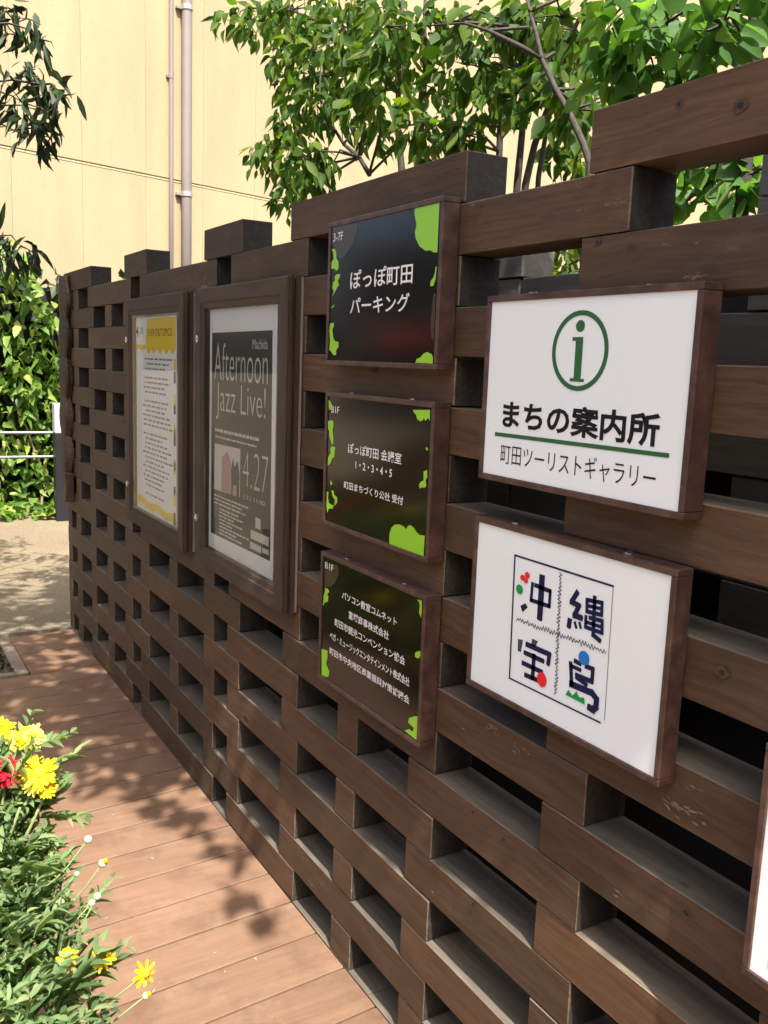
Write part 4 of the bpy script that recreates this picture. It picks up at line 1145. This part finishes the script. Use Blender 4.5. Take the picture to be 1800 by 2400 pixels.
for q in range(16):
    y0 = rnd.uniform(-8, 12)
    x, y, z = -92.3 + rnd.uniform(-0.8, 0.6), y0, 0
    pts = [(x, y, z)]
    while z < 9:
        x += rnd.uniform(-0.3, 0.3); y += rnd.uniform(-0.7, 0.7); z += rnd.uniform(0.8, 1.6)
        pts.append((x, y, z))
    mb = MB()
    mb.tube(pts, [0.14 - 0.08 * i / len(pts) for i in range(len(pts))], 6)
    mb.build('vine_stem', 'twig', hd)
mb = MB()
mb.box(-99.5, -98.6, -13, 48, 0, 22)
mb.build('support_fence', 'dark_fill', hd)
n = 500
P = np.stack([NR.uniform(-92.5, -89.5, n), NR.uniform(-13, 24, n), NR.uniform(0, 1.3, n)], 1)
leaves('ground_ivy', P, np.stack([NR.uniform(0.1, 1, n), NR.normal(0, 0.6, n), NR.uniform(-0.6, 0.6, n)], 1), NR.uniform(0.7, 1.5, n), NR.uniform(0.5, 1.0, n), 'leaf_hedge', None, 'vine', origin=(-91, 0, 0), kind_='x')
iv = bpy.data.objects['ground_ivy']
del iv['kind_']
iv['kind'] = 'stuff'
iv['label'] = 'low ivy leaves at the foot of the hedge'
iv['category'] = 'ivy'

# ------------------------------------------------------------------ trees
def limb_to(mb, trunk_pts, c, r, n=6):
    c = Vector(c)
    best = min(trunk_pts, key=lambda q: (Vector(q) - c).length + (6 if q[2] > c.z + 0.5 else 0))
    a = Vector(best)
    m1 = a.lerp(c, 0.4) + Vector((rnd.uniform(-.3, .3), rnd.uniform(-.3, .3), rnd.uniform(0.1, 0.6)))
    m2 = a.lerp(c, 0.75) + Vector((rnd.uniform(-.3, .3), rnd.uniform(-.3, .3), rnd.uniform(0.0, 0.5)))
    mb.tube([a, m1, m2, c], [r, r * 0.75, r * 0.5, r * 0.25], n)

def dense(pts, step=1.0):
    out = []
    for a, b in zip(pts[:-1], pts[1:]):
        n = max(1, int((Vector(b) - Vector(a)).length / step))
        for k in range(n):
            out.append(tuple(Vector(a).lerp(Vector(b), k / n)))
    return out + [tuple(pts[-1])]

TK = 0.5
def tree(label, trunks, clusters, leafm, per, L, Wd, kind='ovate', droop=0.9, tw=3, spread=1.15):
    base = TRUNKS[trunks[0]][0][0]
    root = (base[0], base[1], 0)
    o = thing('tree', label, 'tree', root, 'trees around the deck')
    allp = []
    for t in trunks:
        pts, r = TRUNKS[t]
        pts = [tuple(q) for q in pts]
        if '_' not in t:
            x, y, z = pts[0]
            dx = pts[0][0] - pts[1][0]
            pts = [(x + dx * 0.4 + 0.2, y, 0), (x + dx * 0.35 + 0.1, y, z * 0.4), (x + dx * 0.15, y, z * 0.75)] + pts
        n = len(pts)
        mb = MB()
        rr = [r * TK * (1.25 - 0.85 * i / (n - 1)) for i in range(n)]
        mb.tube([(x + rnd.uniform(-.05, .05), y + rnd.uniform(-.05, .05), z) for x, y, z in pts], rr, 9)
        mb.build('limb' if '_' in t else 'trunk', 'bark', o, smooth=True)
        allp += [q for q in dense(pts) if q[2] > 14]
    mb = MB()
    for (x, y, z, rx, rz) in clusters:
        limb_to(mb, allp, (x, y, z), 0.075)
        for q in range(tw):
            e = (x + rnd.uniform(-1, 1) * rx, y + rnd.uniform(-1, 1) * rx, z + rnd.uniform(-0.8, 0.8) * rz)
            mb.tube([(x, y, z), tuple((a + b) / 2 + rnd.uniform(-.1, .15) for a, b in zip((x, y, z), e)), e], [0.05, 0.035, 0.015], 4)
    mb.build('twigs', 'bark', o, kind='stuff')
    P, Q = scatter(clusters, per, spread)
    n = len(P)
    D = Q * 0.7 + NR.normal(0, 0.35, (n, 3)) + np.array([0.1, -0.15, -droop])
    leaves('crown', P, D, NR.uniform(0.5, 1.2, n) * L, NR.uniform(0.6, 1.2, n) * Wd, leafm, o, kind, roll=0.8)
    return o

tree('leafy tree with twin dark trunks behind the middle of the wall', ['F', 'G', 'F_b', 'F_c', 'F_d'], CL_LEFT, 'leaf_mid', 42, 1.12, 0.47)
tree('slender tree with a leaning forked trunk left of the tallest top beam', ['A', 'A_b'], CL_MID[7:15] + CL_WIN[6:8] + [(-24.2, 10.2, 24.2, 0.9, 0.7), (-25.6, 10.5, 25.6, 0.8, 0.6)], 'leaf_mid', 46, 1.0, 0.54)
tree('thin tree with three bare stems in front of the cream building', ['B', 'C', 'E'], CL_MID[1:6] + CL_WIN[8:] + [(-30.2, 12.5, 26.4, 0.9, 0.8)], 'leaf_mid', 44, 1.0, 0.52)
tree('straight single stemmed tree behind the gap in the wall top', ['D'], [CL_MID[0]] + CL_MID[5:8] + CL_MID[15:], 'leaf_mid', 46, 1.02, 0.53)
tree('tree with large bright green leaves above the tallest beam at right', ['R', 'H'], CL_RIGHT + CL_WIN[:6], 'leaf_big', 64, 0.84, 0.56, droop=0.45)

# tree in the planting bed, only its hanging branches reach into view
TRUNKS['L'] = ([(-51.5, -8.5, 9), (-51.8, -8.2, 18), (-52.2, -7.6, 27), (-52.6, -7.2, 38)], 0.62)
TRUNKS['L_a'] = ([(-52.2, -7.6, 27), (-53.2, -5.2, 30.5), (-53.8, -3.2, 32.2)], 0.22)
TRUNKS['L_b'] = ([(-51.8, -8.2, 18), (-53.4, -5.5, 20.5), (-54.8, -3.4, 22.2)], 0.18)
TRUNKS['L_c'] = ([(-52.1, -7.8, 25), (-52.3, -5.2, 28.5), (-52.0, -2.6, 29.2)], 0.2)
hang = [(a[0], a[1], a[2], r1, r2) for a, r1, r2 in HANG]
above = [(-53 + rnd.uniform(-6, 6), -8 + rnd.uniform(-5, 3), rnd.uniform(34, 42), 1.6, 1.3) for _ in range(26)]
above = [c for c in above if not (c[1] > -6.5 and c[2] < 37)]
tree('dark narrow leaved tree whose branches hang in at the left edge', ['L', 'L_a', 'L_b', 'L_c'], hang + above, 'leaf_dark', 21, 1.4, 0.36, 'long', droop=0.8, spread=1.0)

# shade tree standing beside the wall out of frame; its crown reaches over the deck
TRUNKS['S'] = ([(12, 9, 12), (11, 8, 24), (8, 6, 34), (2, 4, 39)], 0.95)
TRUNKS['S_a'] = ([(8, 6, 34), (-4, 1, 38.5), (-16, -2, 40.5), (-28, -4, 40.5), (-38, -4, 40)], 0.35)
TRUNKS['S_b'] = ([(-10, -1, 39.5), (-16, -6, 40), (-22, -10, 40)], 0.25)
cl = []
def crown_edge(x):
    return -4.56 - 0.05 * (8.3 - x)
for i in range(300):
    x = rnd.uniform(-41, 14)
    if x > -4:
        ymin, rr = crown_edge(x) + 2.9, 1.0
    else:
        ymin, rr = -3.8, 1.5
    y = rnd.uniform(ymin, ymin + 1.2) if i % 3 == 0 else rnd.uniform(ymin, 0.6)
    cl.append((x, y, 40 + rnd.uniform(-1.0, 1.0), rr, 0.9))
for q in ((-7.4, -6.4), (-5.8, -6.8), (-3.9, -6.2), (-1.6, -6.9), (0.2, -6.5), (-8.6, -7.4)):
    cl.append((q[0], q[1], 39.5 + rnd.uniform(-0.5, 0.5), 0.42, 0.3))
for i in range(85):
    x = rnd.uniform(-41, -11)
    lim = -5 - 9.5 * min(1, max(0, (-9 - x) / 8))
    cl.append((x, rnd.uniform(lim, -3.5), 40 + rnd.uniform(-1.8, 1.8), 1.7, 1.1))
shade = tree('large shade tree whose crown reaches over the deck from beside the wall', ['S', 'S_a', 'S_b'], cl, 'leaf_mid', 19, 1.5, 0.9, 'simple', droop=0.5, tw=1)

# its front edge, shaped to end the shade low on the wall: small dense leaves
n = 2600
ex = NR.uniform(-4.5, 14.5, n)
P = np.stack([ex, crown_edge(ex) + 0.12 + np.abs(NR.normal(0, 1, n)) * 1.3, 39 + NR.normal(0, 0.22, n)], 1)
leaves('crown', P, np.stack([NR.normal(0, 1, n), np.abs(NR.normal(0, 0.5, n)) + 0.1, NR.normal(-0.1, 0.2, n)], 1), NR.uniform(0.5, 0.9, n), NR.uniform(0.35, 0.6, n), 'leaf_mid', shade, 'simple', roll=0.3)

# ------------------------------------------------------------------ daisy plants in the foreground
def daisy(mb_mats, parent, c, nrm, r, pm, npet=14, dbl=False, droop=0.0):
    c, nrm = Vector(c), Vector(nrm).normalized()
    s = nrm.cross(Vector((0, 0, 1)))
    s = s.normalized() if s.length > 0.1 else Vector((1, 0, 0))
    t = nrm.cross(s)
    mb = MB()
    for layer in range(3 if dbl else 1):
        for k in range(npet - layer * 3):
            a = 2 * math.pi * (k + 0.4 * layer) / (npet - layer * 3) + rnd.uniform(-0.08, 0.08)
            d = s * math.cos(a) + t * math.sin(a)
            w = d.cross(nrm)
            rr = r * (1 - 0.22 * layer) * rnd.uniform(0.8, 1.08)
            lift = 0.1 + 0.28 * layer + rnd.uniform(-0.16, 0.16) - droop
            hw = r * rnd.uniform(0.1, 0.15)
            p0 = c + d * r * 0.16
            p1 = c + d * rr * 0.55 + nrm * rr * lift * 0.8
            p2 = c + d * rr * 0.88 + nrm * rr * lift
            p3 = c + d * rr + nrm * rr * (lift - 0.06)
            n0 = len(mb.v)
            mb.v += [tuple(p0 - w * hw * 0.5), tuple(p0 + w * hw * 0.5), tuple(p1 + w * hw), tuple(p2 + w * hw * 0.85), tuple(p3), tuple(p2 - w * hw * 0.85), tuple(p1 - w * hw)]
            mb.f += [(n0, n0 + 1, n0 + 2, n0 + 6), (n0 + 6, n0 + 2, n0 + 3, n0 + 5), (n0 + 5, n0 + 3, n0 + 4)]
            mb.m += [0, 0, 0]
    fl = mb.build('flower', pm, parent, tuple(c))
    mb = MB()
    mb.tube([c - nrm * r * 0.16, c - nrm * 0.02, c + nrm * r * 0.1, c + nrm * r * 0.17], [r * 0.08, r * 0.27, r * 0.25, r * 0.1], 12)
    mb.build('flower_centre', 'disc' if not dbl else pm, fl, smooth=True)
    return fl

def stalk(mb, a, b, r=0.035):
    a, b = Vector(a), Vector(b)
    m = a.lerp(b, 0.55) + Vector((rnd.uniform(-.12, .12), rnd.uniform(-.12, .12), -0.12))
    mb.tube([a, a.lerp(m, 0.5) + Vector((0, 0, -0.03)), m, b], [r * 1.2, r, r * 0.9, r * 0.8], 6)

def feathery(parent, tips, root, n_per):
    """Finely cut daisy leaves: a rib with narrow lobes, one mesh."""
    P, D, L, Wd = [], [], [], []
    for tx, ty, tz in tips:
        for k in range(n_per):
            b = np.array([tx, ty, tz]) + NR.normal(0, 1, 3) * np.array([0.4, 0.33, 0.42])
            out = b - np.array(root)
            out = out / np.linalg.norm(out) + NR.normal(0, 0.55, 3) + np.array([0, 0, 0.15])
            out /= np.linalg.norm(out)
            ln = NR.uniform(0.5, 1.05)
            side = np.cross(out, [0, 0, 1.0])
            side /= np.linalg.norm(side) + 1e-6
            nl = 5
            for j in range(nl):
                t = (j + 0.6) / nl
                for sg in (-1, 1):
                    P.append(b + out * ln * t)
                    D.append(out * 0.75 + side * sg * 0.8 + NR.normal(0, 0.12, 3))
                    L.append(ln * NR.uniform(0.34, 0.52) * (1.15 - 0.6 * t))
                    Wd.append(0.07 + 0.05 * NR.random())
            P.append(b); D.append(out); L.append(ln * 1.0); Wd.append(0.06)
    leaves('foliage', np.array(P), np.array(D), np.array(L), np.array(Wd), 'leaf_daisy', parent, 'long', roll=0.35)

CAMP = Vector((0, -CAM_D, CAM_Z))
def face(c, up=0.7):
    d = (CAMP - Vector(c)).normalized()
    return d + Vector((rnd.uniform(-.25, .25), rnd.uniform(-.25, .25), up))

pl = thing('daisy_plant', 'bushy daisy plant with bright yellow and red flowers at the left edge', 'plant', (-17.2, -9.4, 2.5), 'daisy plants in the planter')
feathery(pl, FOL1, (-17.6, -9.8, 3), 16)
mb = MB()
for i, c in enumerate(FLW[:8]):
    stalk(mb, (-17.0 + rnd.uniform(-.4, .4), -9.2 + rnd.uniform(-.3, .3), 5.0), tuple(Vector(c) - Vector((0, 0, 0.05))))
stalk(mb, (-16.6, -8.9, 5.8), FLW[18], 0.03)
mb.build('stems', 'stem', pl, smooth=True, kind='stuff')
for i, (pm, r, db) in enumerate((('petal', 0.36, True), ('petal_pale', 0.34, True), ('petal', 0.32, True), ('petal_pale', 0.34, True), ('petal_red', 0.42, True), ('petal', 0.46, False), ('petal', 0.26, True), ('petal_pale', 0.3, False))):
    daisy(None, pl, FLW[i], face(FLW[i], 0.5), r * 0.8, pm, 18 if db else 15, db)
daisy(None, pl, tuple(Vector(FLW[4]) + Vector((-0.5, -0.3, -0.15))), face(FLW[4], 0.3), 0.33, 'petal_org', 11)

pl2 = thing('daisy_plant', 'feathery daisy plant with pale buds on long stalks, lowest at the left', 'plant', (-15.4, -9.2, 2.5), 'daisy plants in the planter')
feathery(pl2, FOL2, (-15.2, -10, 2.5), 13)
mb = MB()
bd = MB()
for i in (12, 13, 14, 15, 16, 17):
    c = FLW[i]
    stalk(mb, (c[0] - 0.05 + rnd.uniform(-.25, .15), c[1] - 0.75, c[2] - 0.75), c, 0.018)
for i in (8, 9, 10, 11, 19):
    c = FLW[i]
    stalk(mb, (c[0] - 0.3, c[1] - 0.95, c[2] - 0.6), c, 0.019)
mb.build('stems', 'stem', pl2, smooth=True, kind='stuff')
for i, r in ((12, 0.07), (13, 0.075), (14, 0.045), (15, 0.065), (16, 0.06), (17, 0.07), (19, 0.06)):
    c = Vector(FLW[i])
    mb = MB()
    d = Vector((0.25, 0.1, 1)).normalized()
    mb.tube([c - d * r, c - d * r * 0.6, c, c + d * r * 0.6, c + d * r], [r * 0.35, r * 0.85, r * 1.05, r * 0.8, r * 0.2], 10)
    b_ = mb.build('bud', 'bud', pl2, smooth=True)
    if i in (13, 19):
        mb = MB()
        c2 = c + d * r * 0.9 + Vector((0.03, 0.03, 0))
        mb.tube([c2 - d * r * 0.4, c2, c2 + d * r * 0.5], [r * 0.5, r * 0.75, r * 0.3], 8)
        mb.build('petal_tip', 'petal', b_, smooth=True)
daisy(None, pl2, FLW[8], face(FLW[8], 0.6), 0.19, 'petal', 12, True)
daisy(None, pl2, FLW[9], face(FLW[9], 0.2), 0.17, 'petal_org', 10, True)
daisy(None, pl2, FLW[10], face(FLW[10], 0.5), 0.23, 'petal', 12, True)
daisy(None, pl2, FLW[11], (0.8, 0.3, 0.4), 0.24, 'petal', 9, False, 0.25)

# planter that the daisies grow in (just below the picture's edge)
pt = thing('planter', 'low timber planter box holding the daisies at the deck edge', 'planter', (-14, -12, 0))
for (x0, x1, y0, y1) in ((-21, -7, -9.75, -9.45), (-21, -7, -14.4, -14.1), (-21, -20.7, -14.09, -9.76), (-7.3, -7, -14.09, -9.76)):
    for z in (0.01, 1.3):
        mb = MB()
        mb.box(x0, x1, y0, y1, z, z + 1.25, 0.03)
        mb.build('side_board', 'planter', pt, ((x0 + x1) / 2, (y0 + y1) / 2, z + 0.6))
mb = MB()
mb.box(-20.68, -7.32, -14.08, -9.77, 0.02, 2.3)
mb.build('soil_fill', 'soil', pt)

# ------------------------------------------------------------------ litter on the deck
mb = MB()
for i in range(70):
    x, y = rnd.uniform(-46, -14), rnd.uniform(-6.5, -0.3)
    a, r = rnd.uniform(0, 6.28), rnd.uniform(0.02, 0.055)
    lx, ly = r * rnd.uniform(1, 2.4) * math.cos(a), r * rnd.uniform(1, 2.4) * math.sin(a)
    wx, wy = -r * 0.5 * math.sin(a), r * 0.5 * math.cos(a)
    z = 0.012
    n0 = len(mb.v)
    mb.v += [(x - lx, y - ly, z), (x + wx, y + wy, z + 0.012), (x + lx, y + ly, z + 0.004), (x - wx, y - wy, z + 0.008)]
    mb.f.append((n0, n0 + 1, n0 + 2, n0 + 3))
    mb.m.append(0)
lt = mb.build('fallen_bits', 'litter', kind='stuff')
tag(lt, 'scattered dry bits of leaf and twig on the deck', 'litter')
P = np.stack([NR.uniform(-53, -46.6, 420), NR.uniform(-9, -4.2, 420), np.full(420, -0.1)], 1)
go = leaves('ground_cover', P, np.stack([NR.normal(0, 0.6, 420), NR.normal(0, 0.6, 420), NR.uniform(0.1, 0.9, 420)], 1), NR.uniform(0.2, 0.5, 420), NR.uniform(0.1, 0.25, 420), 'leaf_dark', None, 'simple', origin=(-50, -6, 0), roll=0.4)
go['kind'] = 'stuff'
tag(go, 'low green ground cover in the planting bed', 'ground cover')

# ------------------------------------------------------------------ the far side of the plaza, seen only as reflections in glass and gloss
fb = thing('reflection_building', 'dull brown building with dark windows, added across the plaza for reflections', 'building', (-110, -125, 0))  # unseen building added so the gloss mirrors a facade, not bright sky
mb = MB()
mb.box(-260, 60, -150, -125, 0, 50)
mb.build('wall', 'facade', fb)
for i in range(14):
    for z in (4, 30):
        x = -245 + i * 21
        mb = MB()
        mb.box(x, x + 13, -125.2, -124.9, z, z + 15)
        mb.build('window', 'window', fb)
for i in range(5):
    x = -225 + i * 42
    mb = MB()
    mb.quad([(x, -124.8, 27), (x + 26, -124.8, 27), (x + 26, -117, 21), (x, -117, 21)])
    mb.box(x, x + 26, -117.2, -116.9, 19.5, 21)
    mb.build('awning', 'awning', fb)
for i, (x, y) in enumerate(((-60, -22), (-45, -19), (-33, -18.5), (-92, -50))):
    o = thing('flower_bush', ['rounded flowering bush across the plaza, farthest along', 'rounded flowering bush across the plaza, second along', 'rounded flowering bush across the plaza, nearest', 'rounded flowering bush by the plaza building'][i], 'bush', (x, y, 0), 'bushes across the plaza')
    n = 700
    q = NR.normal(0, 1, (n, 3)); q /= np.linalg.norm(q, axis=1, keepdims=True)
    q[:, 2] = np.abs(q[:, 2])
    P = np.array([x, y, 0.5]) + q * np.array([7, 5, 6]) * NR.uniform(0.75, 1, (n, 1))
    leaves('foliage', P, q + NR.normal(0, 0.5, (n, 3)), NR.uniform(1.2, 2, n), NR.uniform(0.6, 1.1, n), 'leaf_mid', o, 'simple')
    n = 130
    q = NR.normal(0, 1, (n, 3)); q /= np.linalg.norm(q, axis=1, keepdims=True)
    q[:, 2] = np.abs(q[:, 2])
    P = np.array([x, y, 0.5]) + q * np.array([7.3, 5.3, 6.3])
    leaves('blossoms', P, NR.normal(0, 1, (n, 3)), NR.uniform(0.8, 1.3, n), NR.uniform(0.7, 1.2, n), ['petal_red', 'petal', 'petal_org', 'petal_red'][i], o, 'simple')

# unseen block behind the camera, added to hold back light from there
sb = thing('light_blocker', 'brown block added unseen behind the camera to hold back light', 'building', (80, 0, 0))
mb = MB()
mb.box(68, 110, -100, 120, 0, 62)
mb.build('wall', 'facade_dark', sb)
for i in range(9):
    for z in (3, 32):
        mb = MB()
        mb.box(67.7, 68.1, -90 + i * 22, -90 + i * 22 + 14, z, z + 20)
        mb.build('window', 'window', sb)
